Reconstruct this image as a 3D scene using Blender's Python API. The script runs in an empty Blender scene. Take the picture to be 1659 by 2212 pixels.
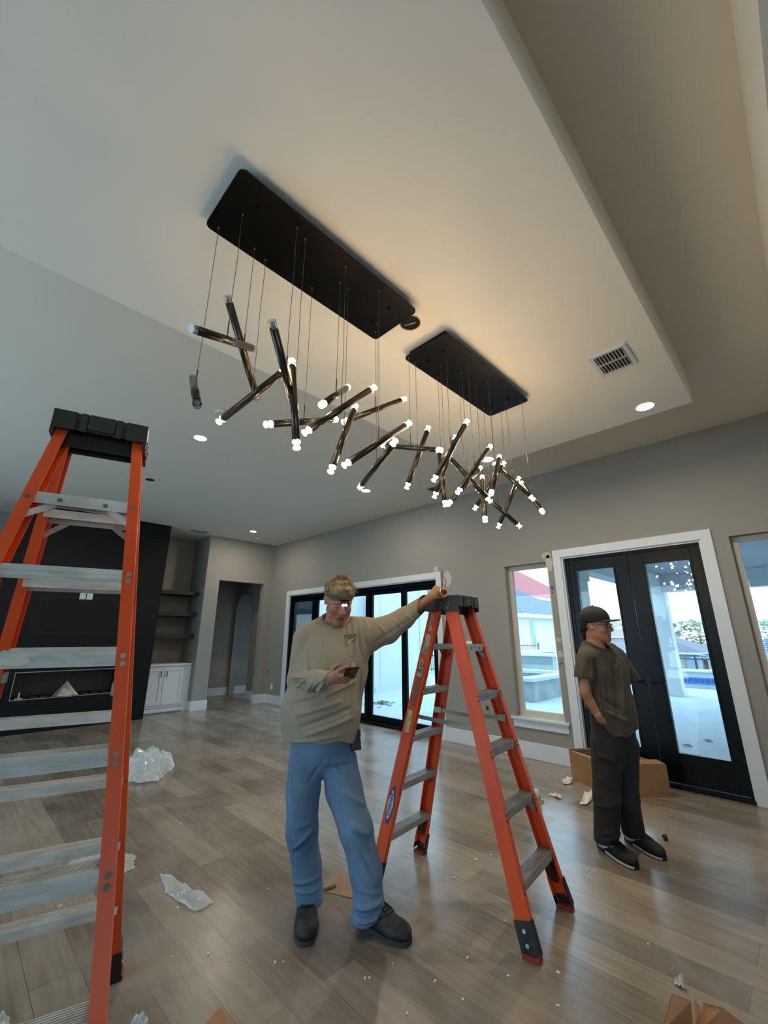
import bpy, bmesh, math, random
import numpy as np
from mathutils import Vector, Matrix
R = math.radians
random.seed(7)
SC = bpy.context.scene
COL = SC.collection

# ------------------------------------------------------------ camera, world, exposure
CAM_H = 1.46
F_PX, CX, CY = 900.0, 829.5, 1106.0
YAW, PITCH = R(45.19), R(16.57)
fw = Vector((math.sin(YAW) * math.cos(PITCH), math.cos(YAW) * math.cos(PITCH), math.sin(PITCH)))
rt = Vector((math.cos(YAW), -math.sin(YAW), 0))
upv = rt.cross(fw)
cam_d = bpy.data.cameras.new('camera')
cam_d.sensor_fit = 'HORIZONTAL'
cam_d.sensor_width = 36.0
cam_d.lens = 36.0 * F_PX / 1659.0
cam_d.clip_start = 0.05
cam_d.clip_end = 600
cam = bpy.data.objects.new('camera', cam_d)
COL.objects.link(cam)
M3 = Matrix((rt, upv, -fw)).transposed()
cam.matrix_world = Matrix.Translation((0, 0, CAM_H)) @ M3.to_4x4()
SC.camera = cam

world = bpy.data.worlds.new('overcast_sky')
SC.world = world
world.use_nodes = True
wn = world.node_tree
for n in list(wn.nodes):
    wn.nodes.remove(n)
wo = wn.nodes.new('ShaderNodeOutputWorld')
wb = wn.nodes.new('ShaderNodeBackground')
wtc = wn.nodes.new('ShaderNodeTexCoord')
wsep = wn.nodes.new('ShaderNodeSeparateXYZ')
wr = wn.nodes.new('ShaderNodeValToRGB')
wr.color_ramp.elements[0].position = 0.0
wr.color_ramp.elements[0].color = (0.64, 0.84, 1.0, 1)
wr.color_ramp.elements[1].position = 0.8
wr.color_ramp.elements[1].color = (0.45, 0.72, 1.0, 1)
wn.links.new(wtc.outputs['Generated'], wsep.inputs[0])
wn.links.new(wsep.outputs[2], wr.inputs[0])
wn.links.new(wr.outputs[0], wb.inputs[0])
wn.links.new(wb.outputs[0], wo.inputs[0])
wb.inputs[1].default_value = 4.2

SC.view_settings.view_transform = 'Standard'
SC.view_settings.look = 'None'
SC.view_settings.gamma = 1
SC.view_settings.exposure = 0.0
SC.view_settings.use_curve_mapping = False
cy = SC.cycles
cy.max_bounces = 8
cy.diffuse_bounces = 5
cy.glossy_bounces = 4
cy.transmission_bounces = 4
cy.transparent_max_bounces = 12
cy.caustics_reflective = False
cy.caustics_refractive = False
cy.sample_clamp_indirect = 6.0
cy.use_denoising = True
cy.use_adaptive_sampling = True
cy.adaptive_threshold = 0.02


def portal(name, loc, rot, sx, sy):
    d = bpy.data.lights.new(name, 'AREA')
    d.shape = 'RECTANGLE'
    d.size, d.size_y = sx, sy
    d.cycles.is_portal = True
    o = bpy.data.objects.new(name, d)
    o.location = loc
    o.rotation_euler = rot
    COL.objects.link(o)


# area-light portals sit in the wall openings and only guide the sky light in (they add none)
portal('sky_portal', (5.70, 6.35, 1.2), (0, R(90), 0), 2.4, 4.3)
portal('sky_portal', (5.70, 2.65, 1.43), (0, R(90), 0), 1.95, 0.62)
portal('sky_portal', (5.70, 1.4, 1.25), (0, R(90), 0), 2.4, 1.5)
portal('sky_portal', (5.70, 0.09, 1.45), (0, R(90), 0), 1.95, 0.7)
portal('sky_portal', (-3.75, 4.6, 1.6), (0, R(-90), 0), 2.6, 6.0)
portal('sky_portal', (-0.7, -4.1, 1.5), (R(90), 0, 0), 2.8, 1.8)


# ------------------------------------------------------------ pixel helpers (frame 1659 x 2212)
def ray(px, py):
    d = rt * ((px - CX) / F_PX) + upv * (-(py - CY) / F_PX) + fw
    return d


def on_z(px, py, z=0.0):
    d = ray(px, py)
    return Vector((0, 0, CAM_H)) + d * ((z - CAM_H) / d.z)


def on_x(px, py, x):
    d = ray(px, py)
    return Vector((0, 0, CAM_H)) + d * (x / d.x)


def on_y(px, py, y):
    d = ray(px, py)
    return Vector((0, 0, CAM_H)) + d * (y / d.y)


# ------------------------------------------------------------ materials
def lin(c):
    if isinstance(c, str):
        c = tuple(int(c[i:i + 2], 16) / 255 for i in (0, 2, 4))
    return tuple((v / 12.92 if v <= 0.04045 else ((v + 0.055) / 1.055) ** 2.4) for v in c[:3]) + (1.0,)


MATS = {}


def mat(name, color, rough=0.6, metal=0.0, spec=0.5, color2=None, nscale=6.0, stretch=(1, 1, 1), bump=0.0,
        bscale=80.0, emit=None, estr=1.0, coat=0.0, lo=0.35, hi=0.65, detail=4.0, sss=0.0, vcol=False):
    if name in MATS:
        return MATS[name]
    m = bpy.data.materials.new(name)
    m.use_nodes = True
    nt = m.node_tree
    b = nt.nodes['Principled BSDF']
    b.inputs['Roughness'].default_value = rough
    b.inputs['Metallic'].default_value = metal
    b.inputs['Specular IOR Level'].default_value = spec
    b.inputs['Coat Weight'].default_value = coat
    b.inputs['Base Color'].default_value = lin(color)
    tc = nt.nodes.new('ShaderNodeTexCoord')
    mp = nt.nodes.new('ShaderNodeMapping')
    mp.inputs['Scale'].default_value = stretch
    nt.links.new(tc.outputs['Object'], mp.inputs[0])
    if vcol:
        at = nt.nodes.new('ShaderNodeAttribute')
        at.attribute_name = 'Col'
        nt.links.new(at.outputs['Color'], b.inputs['Base Color'])
    elif color2 is not None:
        n = nt.nodes.new('ShaderNodeTexNoise')
        n.inputs['Scale'].default_value = nscale
        n.inputs['Detail'].default_value = detail
        r = nt.nodes.new('ShaderNodeValToRGB')
        r.color_ramp.elements[0].position = lo
        r.color_ramp.elements[1].position = hi
        r.color_ramp.elements[0].color = lin(color)
        r.color_ramp.elements[1].color = lin(color2)
        nt.links.new(mp.outputs[0], n.inputs['Vector'])
        nt.links.new(n.outputs['Fac'], r.inputs[0])
        nt.links.new(r.outputs[0], b.inputs['Base Color'])
    if bump > 0:
        n2 = nt.nodes.new('ShaderNodeTexNoise')
        n2.inputs['Scale'].default_value = bscale
        n2.inputs['Detail'].default_value = 3.0
        bp = nt.nodes.new('ShaderNodeBump')
        bp.inputs['Strength'].default_value = bump
        bp.inputs['Distance'].default_value = 0.01
        nt.links.new(mp.outputs[0], n2.inputs['Vector'])
        nt.links.new(n2.outputs['Fac'], bp.inputs['Height'])
        nt.links.new(bp.outputs[0], b.inputs['Normal'])
    if sss > 0:
        b.inputs['Subsurface Weight'].default_value = sss
        b.inputs['Subsurface Radius'].default_value = (0.02, 0.008, 0.004)
        b.inputs['Subsurface Scale'].default_value = 0.5
    if emit is not None:
        b.inputs['Emission Color'].default_value = lin(emit)
        b.inputs['Emission Strength'].default_value = estr
    MATS[name] = m
    return m


def glass_mat(name, tint, refl=0.07, rough=0.0):
    if name in MATS:
        return MATS[name]
    m = bpy.data.materials.new(name)
    m.use_nodes = True
    nt = m.node_tree
    for n in list(nt.nodes):
        nt.nodes.remove(n)
    o = nt.nodes.new('ShaderNodeOutputMaterial')
    mx = nt.nodes.new('ShaderNodeMixShader')
    t = nt.nodes.new('ShaderNodeBsdfTransparent')
    g = nt.nodes.new('ShaderNodeBsdfGlossy')
    fr = nt.nodes.new('ShaderNodeLayerWeight')
    fr.inputs[0].default_value = 0.5
    pw = nt.nodes.new('ShaderNodeMath')
    pw.operation = 'POWER'
    pw.inputs[1].default_value = 5.0
    ad = nt.nodes.new('ShaderNodeMath')
    ad.operation = 'MULTIPLY_ADD'
    ad.inputs[1].default_value = 0.9
    ad.inputs[2].default_value = refl * .5
    t.inputs[0].default_value = tint + (1,)
    g.inputs[1].default_value = rough
    nt.links.new(fr.outputs['Facing'], pw.inputs[0])
    nt.links.new(pw.outputs[0], ad.inputs[0])
    nt.links.new(ad.outputs[0], mx.inputs[0])
    nt.links.new(t.outputs[0], mx.inputs[1])
    nt.links.new(g.outputs[0], mx.inputs[2])
    nt.links.new(mx.outputs[0], o.inputs[0])
    MATS[name] = m
    return m


def emis(name, color, strength):
    if name in MATS:
        return MATS[name]
    m = bpy.data.materials.new(name)
    m.use_nodes = True
    nt = m.node_tree
    for n in list(nt.nodes):
        nt.nodes.remove(n)
    o = nt.nodes.new('ShaderNodeOutputMaterial')
    e = nt.nodes.new('ShaderNodeEmission')
    e.inputs[0].default_value = lin(color)
    e.inputs[1].default_value = strength
    nt.links.new(e.outputs[0], o.inputs[0])
    MATS[name] = m
    return m


def floor_mat():
    m = bpy.data.materials.new('plank_floor')
    m.use_nodes = True
    nt = m.node_tree
    L = nt.links.new
    N = nt.nodes.new
    b = nt.nodes['Principled BSDF']
    tc = N('ShaderNodeTexCoord')
    mp = N('ShaderNodeMapping')
    mp.inputs['Rotation'].default_value = (0, 0, R(90))
    L(tc.outputs['Object'], mp.inputs[0])
    br = N('ShaderNodeTexBrick')
    br.inputs['Scale'].default_value = 1.0
    br.inputs['Brick Width'].default_value = 1.35
    br.inputs['Row Height'].default_value = 0.185
    br.inputs['Mortar Size'].default_value = 0.0016
    br.inputs['Mortar Smooth'].default_value = 0.4
    br.inputs['Bias'].default_value = -0.1
    br.offset = 0.37
    br.inputs['Color1'].default_value = lin('9d9385')
    br.inputs['Color2'].default_value = lin('70675d')
    br.inputs['Mortar'].default_value = lin('544b42')
    L(mp.outputs[0], br.inputs['Vector'])
    # grain streaks run along the planks
    mg = N('ShaderNodeMapping')
    mg.inputs['Scale'].default_value = (14, 1.1, 1)
    L(tc.outputs['Object'], mg.inputs[0])
    ng = N('ShaderNodeTexNoise')
    ng.inputs['Scale'].default_value = 2.2
    ng.inputs['Detail'].default_value = 7
    ng.inputs['Roughness'].default_value = 0.65
    L(mg.outputs[0], ng.inputs['Vector'])
    rg = N('ShaderNodeValToRGB')
    rg.color_ramp.elements[0].position = 0.3
    rg.color_ramp.elements[0].color = (0.55, 0.53, 0.5, 1)
    rg.color_ramp.elements[1].position = 0.7
    rg.color_ramp.elements[1].color = (1.15, 1.12, 1.08, 1)
    L(ng.outputs['Fac'], rg.inputs[0])
    mu = N('ShaderNodeMix')
    mu.data_type = 'RGBA'
    mu.blend_type = 'MULTIPLY'
    mu.inputs[0].default_value = 0.75
    L(br.outputs['Color'], mu.inputs[6])
    L(rg.outputs[0], mu.inputs[7])
    # knots and dark smudges
    nk = N('ShaderNodeTexNoise')
    nk.inputs['Scale'].default_value = 3.3
    nk.inputs['Detail'].default_value = 2.5
    mk = N('ShaderNodeMapping')
    mk.inputs['Scale'].default_value = (1.6, 0.8, 1)
    L(tc.outputs['Object'], mk.inputs[0])
    L(mk.outputs[0], nk.inputs['Vector'])
    rk = N('ShaderNodeValToRGB')
    rk.color_ramp.elements[0].position = 0.22
    rk.color_ramp.elements[0].color = (0.55, 0.53, 0.53, 1)
    rk.color_ramp.elements[1].position = 0.55
    rk.color_ramp.elements[1].color = (1, 1, 1, 1)
    L(nk.outputs['Fac'], rk.inputs[0])
    mu2 = N('ShaderNodeMix')
    mu2.data_type = 'RGBA'
    mu2.blend_type = 'MULTIPLY'
    mu2.inputs[0].default_value = 0.38
    L(mu.outputs[2], mu2.inputs[6])
    L(rk.outputs[0], mu2.inputs[7])
    # building dust in blotches
    nd = N('ShaderNodeTexNoise')
    nd.inputs['Scale'].default_value = 1.25
    nd.inputs['Detail'].default_value = 3
    nd.inputs['Roughness'].default_value = 0.62
    nd.inputs['Distortion'].default_value = 0.6
    L(tc.outputs['Object'], nd.inputs['Vector'])
    rd = N('ShaderNodeValToRGB')
    rd.color_ramp.elements[0].position = 0.38
    rd.color_ramp.elements[0].color = (0, 0, 0, 1)
    rd.color_ramp.elements[1].position = 0.85
    rd.color_ramp.elements[1].color = (0.75, 0.75, 0.75, 1)
    L(nd.outputs['Fac'], rd.inputs[0])
    md = N('ShaderNodeMix')
    md.data_type = 'RGBA'
    L(rd.outputs[0], md.inputs[0])
    L(mu2.outputs[2], md.inputs[6])
    md.inputs[7].default_value = lin('a09a91')
    L(md.outputs[2], b.inputs['Base Color'])
    mr = N('ShaderNodeMapRange')
    mr.inputs[3].default_value = 0.20
    mr.inputs[4].default_value = 0.42
    L(rd.outputs[0], mr.inputs[0])
    L(mr.outputs[0], b.inputs['Roughness'])
    bp = N('ShaderNodeBump')
    bp.inputs['Strength'].default_value = 0.18
    bp.inputs['Distance'].default_value = 0.004
    ad = N('ShaderNodeMath')
    ad.operation = 'ADD'
    L(ng.outputs['Fac'], ad.inputs[0])
    L(br.outputs['Fac'], ad.inputs[1])
    iv = N('ShaderNodeMath')
    iv.operation = 'MULTIPLY'
    iv.inputs[1].default_value = -1
    L(ad.outputs[0], iv.inputs[0])
    L(iv.outputs[0], bp.inputs['Height'])
    L(bp.outputs[0], b.inputs['Normal'])
    return m


def tile_mat(name, c, grout, bw, rh, off, vec=(0, 2), mort=0.003, rough=0.45, spec=0.5):
    """rectangular tiles; vec picks the object axes that run across and up the surface"""
    m = bpy.data.materials.new(name)
    m.use_nodes = True
    nt = m.node_tree
    b = nt.nodes['Principled BSDF']
    b.inputs['Roughness'].default_value = rough
    b.inputs['Specular IOR Level'].default_value = spec
    tc = nt.nodes.new('ShaderNodeTexCoord')
    sp = nt.nodes.new('ShaderNodeSeparateXYZ')
    cb = nt.nodes.new('ShaderNodeCombineXYZ')
    nt.links.new(tc.outputs['Object'], sp.inputs[0])
    nt.links.new(sp.outputs[vec[0]], cb.inputs[0])
    nt.links.new(sp.outputs[vec[1]], cb.inputs[1])
    mp = nt.nodes.new('ShaderNodeMapping')
    mp.inputs['Location'].default_value = off + (0,)
    nt.links.new(cb.outputs[0], mp.inputs[0])
    br = nt.nodes.new('ShaderNodeTexBrick')
    br.offset = 0.5
    br.inputs['Scale'].default_value = 1
    br.inputs['Brick Width'].default_value = bw
    br.inputs['Row Height'].default_value = rh
    br.inputs['Mortar Size'].default_value = mort
    br.inputs['Color1'].default_value = lin(c)
    br.inputs['Color2'].default_value = lin(c)
    br.inputs['Mortar'].default_value = lin(grout)
    nt.links.new(mp.outputs[0], br.inputs['Vector'])
    nt.links.new(br.outputs['Color'], b.inputs['Base Color'])
    return m


def roof_mat(name, c1, c2, scale=3.0):
    m = bpy.data.materials.new(name)
    m.use_nodes = True
    nt = m.node_tree
    b = nt.nodes['Principled BSDF']
    b.inputs['Roughness'].default_value = 0.8
    tc = nt.nodes.new('ShaderNodeTexCoord')
    w1 = nt.nodes.new('ShaderNodeTexWave')
    w1.wave_type = 'BANDS'
    w1.bands_direction = 'Z'
    w1.inputs['Scale'].default_value = scale * 1.3
    w1.inputs['Distortion'].default_value = 0.0
    w2 = nt.nodes.new('ShaderNodeTexWave')
    w2.bands_direction = 'DIAGONAL'
    w2.inputs['Scale'].default_value = scale * 0.8
    nt.links.new(tc.outputs['Object'], w1.inputs[0])
    nt.links.new(tc.outputs['Object'], w2.inputs[0])
    mx = nt.nodes.new('ShaderNodeMath')
    mx.operation = 'MULTIPLY'
    nt.links.new(w1.outputs['Fac'], mx.inputs[0])
    nt.links.new(w2.outputs['Fac'], mx.inputs[1])
    r = nt.nodes.new('ShaderNodeValToRGB')
    r.color_ramp.elements[0].color = lin(c1)
    r.color_ramp.elements[1].color = lin(c2)
    r.color_ramp.elements[0].position = 0.1
    r.color_ramp.elements[1].position = 0.7
    nt.links.new(mx.outputs[0], r.inputs[0])
    nt.links.new(r.outputs[0], b.inputs['Base Color'])
    return m


# ------------------------------------------------------------ mesh helpers
class MB:
    def __init__(self):
        self.bm = bmesh.new()

    def box(self, x0, x1, y0, y1, z0, z1, M=None, bev=0.0, mi=0):
        # a hair of difference per box so that touching boxes never share a plane
        self.nb = getattr(self, 'nb', 0) + 1
        e = .00012 * (self.nb % 6)
        x0, x1, y0, y1, z0, z1 = x0 - e, x1 + e, y0 - e, y1 + e, z0 - e, z1 + e
        vs = []
        for z in (z0, z1):
            for x, y in ((x0, y0), (x1, y0), (x1, y1), (x0, y1)):
                v = Vector((x, y, z))
                vs.append(self.bm.verts.new(M @ v if M else v))
        fs = []
        for q in ((3, 2, 1, 0), (4, 5, 6, 7), (0, 1, 5, 4), (1, 2, 6, 5), (2, 3, 7, 6), (3, 0, 4, 7)):
            f = self.bm.faces.new([vs[i] for i in q])
            f.material_index = mi
            fs.append(f)
        if bev > 0:
            es = list({e for f in fs for e in f.edges})
            bmesh.ops.bevel(self.bm, geom=es, offset=bev, segments=2, affect='EDGES', profile=0.6)
        return self

    def prism(self, pts, d, M=None, mi=0):
        """closed polygon pts (3-D) pushed along the vector d"""
        P = [Vector(p) for p in pts]
        d = Vector(d)
        A = [self.bm.verts.new(M @ p if M else p) for p in P]
        B = [self.bm.verts.new(M @ (p + d) if M else p + d) for p in P]
        n = len(P)
        f = [self.bm.faces.new(A), self.bm.faces.new(B[::-1])]
        for i in range(n):
            f.append(self.bm.faces.new((A[i], B[i], B[(i + 1) % n], A[(i + 1) % n])))
        for q in f:
            q.material_index = mi
        return self

    def tube(self, pts, r, n=10, cap=True, mi=0, M=None):
        P = [Vector(p) for p in pts]
        if M:
            P = [M @ p for p in P]
        rs = r if isinstance(r, (list, tuple)) else [r] * len(P)
        rings = []
        ref = None
        for i, p in enumerate(P):
            if i == 0:
                t = P[1] - P[0]
            elif i == len(P) - 1:
                t = P[-1] - P[-2]
            else:
                t = (P[i + 1] - P[i]).normalized() + (P[i] - P[i - 1]).normalized()
            t = t.normalized()
            if ref is None:
                ref = t.orthogonal().normalized()
            ref = (ref - t * ref.dot(t)).normalized()
            s = t.cross(ref)
            rings.append([self.bm.verts.new(p + (ref * math.cos(a) + s * math.sin(a)) * rs[i])
                          for a in [2 * math.pi * k / n for k in range(n)]])
        for a, b in zip(rings, rings[1:]):
            for k in range(n):
                f = self.bm.faces.new((a[k], a[(k + 1) % n], b[(k + 1) % n], b[k]))
                f.material_index = mi
                f.smooth = True
        if cap:
            f = self.bm.faces.new(rings[0][::-1])
            f.material_index = mi
            f = self.bm.faces.new(rings[-1])
            f.material_index = mi
        return self

    def ball(self, c, r, M=None, sub=2, mi=0, sc=(1, 1, 1)):
        g = bmesh.ops.create_icosphere(self.bm, subdivisions=sub, radius=1)
        for v in g['verts']:
            q = Vector((v.co.x * r * sc[0], v.co.y * r * sc[1], v.co.z * r * sc[2])) + Vector(c)
            v.co = M @ q if M else q
        for f in self.bm.faces:
            pass
        for f in {f for v in g['verts'] for f in v.link_faces}:
            f.smooth = True
            f.material_index = mi
        return self

    def face(self, pts, mi=0, M=None):
        f = self.bm.faces.new([self.bm.verts.new(M @ Vector(p) if M else Vector(p)) for p in pts])
        f.material_index = mi
        return self

    def build_each(self, name, mats, parent=None):
        """every separate piece becomes an object of its own"""
        left = set(self.bm.verts)
        out = []
        while left:
            seed = left.pop()
            grp, st = {seed}, [seed]
            while st:
                v = st.pop()
                for e in v.link_edges:
                    w = e.other_vert(v)
                    if w not in grp:
                        grp.add(w)
                        st.append(w)
            left -= grp
            m2 = MB()
            mp = {v: m2.bm.verts.new(v.co) for v in grp}
            for f in {f for v in grp for f in v.link_faces}:
                q = m2.bm.faces.new([mp[v] for v in f.verts])
                q.smooth = f.smooth
                q.material_index = f.material_index
            out.append(m2.build(name, mats, parent))
        self.bm.free()
        return out

    def build(self, name, mats, parent=None, smooth=False, loc=None):
        bmesh.ops.recalc_face_normals(self.bm, faces=self.bm.faces)
        me = bpy.data.meshes.new(name)
        if loc is not None:
            bmesh.ops.translate(self.bm, verts=self.bm.verts, vec=-Vector(loc))
        self.bm.to_mesh(me)
        self.bm.free()
        for m in (mats if isinstance(mats, (list, tuple)) else [mats]):
            me.materials.append(m)
        if smooth:
            for p in me.polygons:
                p.use_smooth = True
        o = bpy.data.objects.new(name, me)
        COL.objects.link(o)
        if loc is not None:
            o.location = loc
        if parent:
            o.parent = parent
        return o


def tag(o, label=None, cat=None, group=None, kind=None):
    if label:
        o['label'] = label
    if cat:
        o['category'] = cat
    if group:
        o['group'] = group
    if kind:
        o['kind'] = kind
    return o


def empty(name, loc=(0, 0, 0), rz=0, label=None, cat=None, group=None):
    o = bpy.data.objects.new(name, None)
    COL.objects.link(o)
    o.location = loc
    o.rotation_euler = (0, 0, rz)
    o.empty_display_size = 0.1
    return tag(o, label, cat, group)


def struct(name, mb, m, parent=None, label=None):
    o = mb.build(name, m, parent)
    if not parent:
        o['kind'] = 'structure'
    if label:
        o['label'] = label
    return o


def rel(o, parent):
    """parent o (built in world coordinates) under an Empty that sits elsewhere"""
    o.parent = parent
    o.matrix_parent_inverse = Matrix.LocRotScale(parent.location, parent.rotation_euler, None).inverted()
    return o


def bar(a, b, w, t, side, mb=None, M=None, mi=0):
    """a flat bar from a to b, w wide along side, t thick"""
    mb = mb or MB()
    a, b = Vector(a), Vector(b)
    s = Vector(side).normalized()
    d = (b - a).normalized()
    s = (s - d * s.dot(d)).normalized()
    n = d.cross(s)
    q = [a - s * w / 2 - n * t / 2, a + s * w / 2 - n * t / 2, a + s * w / 2 + n * t / 2, a - s * w / 2 + n * t / 2]
    mb.prism(q, b - a, M=M, mi=mi)
    return mb


def text(name, body, size, M, material, parent, extrude=0.0006, align='CENTER', shear=0.0):
    c = bpy.data.curves.new(name, 'FONT')
    c.body = body
    c.size = size
    c.extrude = extrude
    c.align_x = align
    c.align_y = 'CENTER'
    c.shear = shear
    c.materials.append(material)
    o = bpy.data.objects.new(name, c)
    COL.objects.link(o)
    dg = bpy.context.evaluated_depsgraph_get()
    me = bpy.data.meshes.new_from_object(o.evaluated_get(dg))
    bpy.data.objects.remove(o)
    o = bpy.data.objects.new(name, me)
    COL.objects.link(o)
    o.parent = parent
    o.matrix_local = M
    return o
# ------------------------------------------------------------ materials used in many places; leaf tones paled, distance haze put into the colour
WALL = mat('wall_paint', '8c8a84', 0.75, color2='918f89', nscale=0.8, bump=0.03, bscale=220)
CEIL = mat('ceiling_paint', 'ece8e0', 0.85, bump=0.03, bscale=260)
CEIL_SHADE = mat('shaded_ceiling_paint', 'dfd9cd', 0.85, bump=0.03, bscale=260)  # darker copy of the ceiling paint: shade above the panel put into the colour
TRIM = mat('white_trim_paint', 'cdd4da', 0.4)
BLACKM = mat('black_door_metal', '06090d', 0.32, spec=0.22)
GLASS = glass_mat('window_glass', (0.93, 0.985, 0.99), 0.08)
WHITEP = mat('white_plastic', 'dfe1e0', 0.45)
XR, YB, ZH = 5.44, 9.27, 3.65
XL, YN = -3.6, -4.0

# ------------------------------------------------------------ floor and ceilings
fl = MB()
fl.box(XL - .2, XR + .2, YN - .2, 11.4, -0.12, 0)
fl.box(XR + .2, 8.6, 9.45, 11.4, -0.12, 0)
struct('floor', fl, floor_mat())
c = MB()
c.box(XL - .2, XR + .2, YN - .2, 11.4, ZH, ZH + .15)
c.box(XR + .2, 8.6, 9.3, 11.4, ZH, ZH + .15)
struct('ceiling', c, CEIL_SHADE)
# dropped panel that carries the light fixtures
c = MB()
c.box(-2.6, 4.04, 0.34, 2.53, 3.352, ZH)
struct('ceiling_panel', c, CEIL, label='dropped flat ceiling panel carrying the two black light fixtures')
c = MB()
c.box(XL, XR, -0.85, -0.24, 3.15, ZH)
struct('ceiling_beam', c, CEIL_SHADE)

# ------------------------------------------------------------ right wall
w = MB()
T = XR + .2
SL = (4.2, 8.5, 2.36)
W1 = (2.34, 2.97, .46, 2.41)
D1 = (.66, 2.15, 2.44)
W2 = (-.30, .43, .46, 2.44)
w.box(XR, T, YN, W2[0], 0, ZH)
w.box(XR, T, W2[0], W2[1], 0, W2[2])
w.box(XR, T, W2[0], W2[1], W2[3], ZH)
w.box(XR, T, W2[1], D1[0], 0, ZH)
w.box(XR, T, D1[0], D1[1], D1[2], ZH)
w.box(XR, T, D1[1], W1[0], 0, ZH)
w.box(XR, T, W1[0], W1[1], 0, W1[2])
w.box(XR, T, W1[0], W1[1], W1[3], ZH)
w.box(XR, T, W1[1], SL[0], 0, ZH)
w.box(XR, T, SL[0], SL[1], SL[2], ZH)
w.box(XR, T, SL[1], 9.42, 0, ZH)
wall_right = struct('wall_right', w, WALL)

# paint patches left by the plasterer, on the wall itself
PATCH = mat('joint_compound', 'b9b1a6', 0.85)


def blob(y, z, ry, rz, seed):
    random.seed(seed)
    n = 18
    return [(XR - .0015, y + ry * math.cos(2 * math.pi * k / n) * random.uniform(.75, 1.1),
             z + rz * math.sin(2 * math.pi * k / n) * random.uniform(.75, 1.1)) for k in range(n)]


for px, py, a, b in ((966, 1250, .09, .13), (942, 1230, .05, .05), (1180, 1200, .07, .05), (1186, 1218, .05, .12),
                     (1205, 1382, .05, .03), (1210, 1413, .05, .045)):
    p = on_x(px, py, XR)
    mb = MB()
    lim = (2.262, 2.335) if px > 1195 else ((2.262, 2.9) if px > 1100 else (0, 9))
    mb.prism([(q[0], min(max(q[1], lim[0]), lim[1]), q[2]) for q in blob(p.y, p.z, a, b, px)], (.001, 0, 0))
    mb.build('paint_patch', PATCH, wall_right)['label'] = 'unpainted plaster patch'
TAPE = mat('blue_tape', '2f568f', 0.6)
for px, py, a, b, ang in ((1192, 1270, .035, .05, 8), (1187, 1280, .02, .02, 30), (1203, 1433, .05, .018, -35)):
    p = on_x(px, py, XR)
    mb = MB()
    M = Matrix.Translation((XR - .002, min(p.y, 2.31), p.z)) @ Matrix.Rotation(R(ang), 4, 'X')
    mb.box(0, .001, -a / 2, a / 2, -b / 2, b / 2, M=M)
    lab = {1192: 'upper rectangle of blue painter\'s tape stuck on wall beside tall window',
           1187: 'tiny blue tape scrap just below the larger piece beside tall window',
           1203: 'slanted strip of blue painter\'s tape low on wall beside tall window'}[px]
    tag(mb.build('painters_tape', TAPE), lab, 'tape', 'blue tape on the wall')


# casings, baseboards
def casing(name, y0, y1, zt, wd, x=XR, th=.022):
    mb = MB()
    mb.box(x - th, x + .0, y0 - wd, y0, 0, zt + wd, bev=.003)
    mb.box(x - th, x + .0, y1, y1 + wd, 0, zt + wd, bev=.003)
    mb.box(x - th, x + .0, y0, y1, zt, zt + wd, bev=.003)
    # painted reveal inside the opening
    mb.box(x, x + .10, y0, y0 + .02, 0, zt)
    mb.box(x, x + .10, y1 - .02, y1, 0, zt)
    mb.box(x, x + .10, y0, y1, zt - .02, zt)
    return struct(name, mb, TRIM)


casing('trim_1', .665, 2.155, 2.44, .10)
casing('trim_2', 4.2, 8.5, 2.36, .10)


def base(name, segs):
    mb = MB()
    for s in segs:
        mb.box(*s, 0, .185, bev=.004)
    return struct(name, mb, TRIM)


base('baseboard_right', [(XR - .018, XR, 2.26, 4.1), (XR - .018, XR, YN, .56), (XR - .018, XR, 8.6, YB)])
base('baseboard_back', [(3.752, 4.098, YB - .018, YB), (4.08, 4.098, YB, 9.43), (3.752, 3.77, YB, 9.45), (5.182, XR, YB - .018, YB),
                        (5.182, 5.2, YB, 9.43), (5.402, 5.42, 9.43, 10.15), (4.0, 8.4, 11.15, 11.17)])

# ------------------------------------------------------------ back wall with niche, passage and arch
b = MB()
b.box(3.77, 4.08, YB, 9.43, 0, ZH)
b.box(4.08, 5.2, YB, 9.43, 2.67, ZH)
b.box(5.2, XR, YB, 9.43, 0, ZH)
struct('wall_back', b, WALL)
b = MB()
b.box(3.77, 3.92, 9.43, 11.2, 0, ZH)
struct('wall_partition', b, WALL)
b = MB()
b.box(XL, 3.77, 10.1, 10.25, 0, ZH)
struct('wall_niche', b, WALL)
b = MB()
b.box(3.77, 8.6, 11.17, 11.35, 0, ZH)
struct('wall_passage', b, WALL)
# side wall of the passage with an arched opening
pts = [(9.43, 0), (10.15, 0), (10.15, 2.06)]
for k in range(1, 16):
    a = math.pi * k / 16
    pts.append((10.60 - .45 * math.cos(a), 2.06 + .48 * math.sin(a)))
pts += [(11.05, 2.06), (11.05, 0), (11.17, 0), (11.17, ZH), (9.43, ZH)]
b = MB()
b.prism([(5.42, y, z) for y, z in pts], (.15, 0, 0))
struct('wall_arch', b, WALL)
b = MB()
b.box(XL - .2, XL, YN, .9, 0, ZH)
b.box(XL - .2, XL, 8.1, 10.25, 0, ZH)
b.box(XL - .2, XL, .9, 8.1, 2.95, ZH)
b.box(XL - .2, XL, .9, 8.1, 0, .25)
struct('wall_left', b, WALL)
b = MB()
b.box(XL, -2.2, YN - .2, YN, 0, ZH)
b.box(.8, XR + .2, YN - .2, YN, 0, ZH)
b.box(-2.2, .8, YN - .2, YN, 2.4, ZH)
b.box(-2.2, .8, YN - .2, YN, 0, .5)
struct('wall_near', b, WALL)
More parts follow.
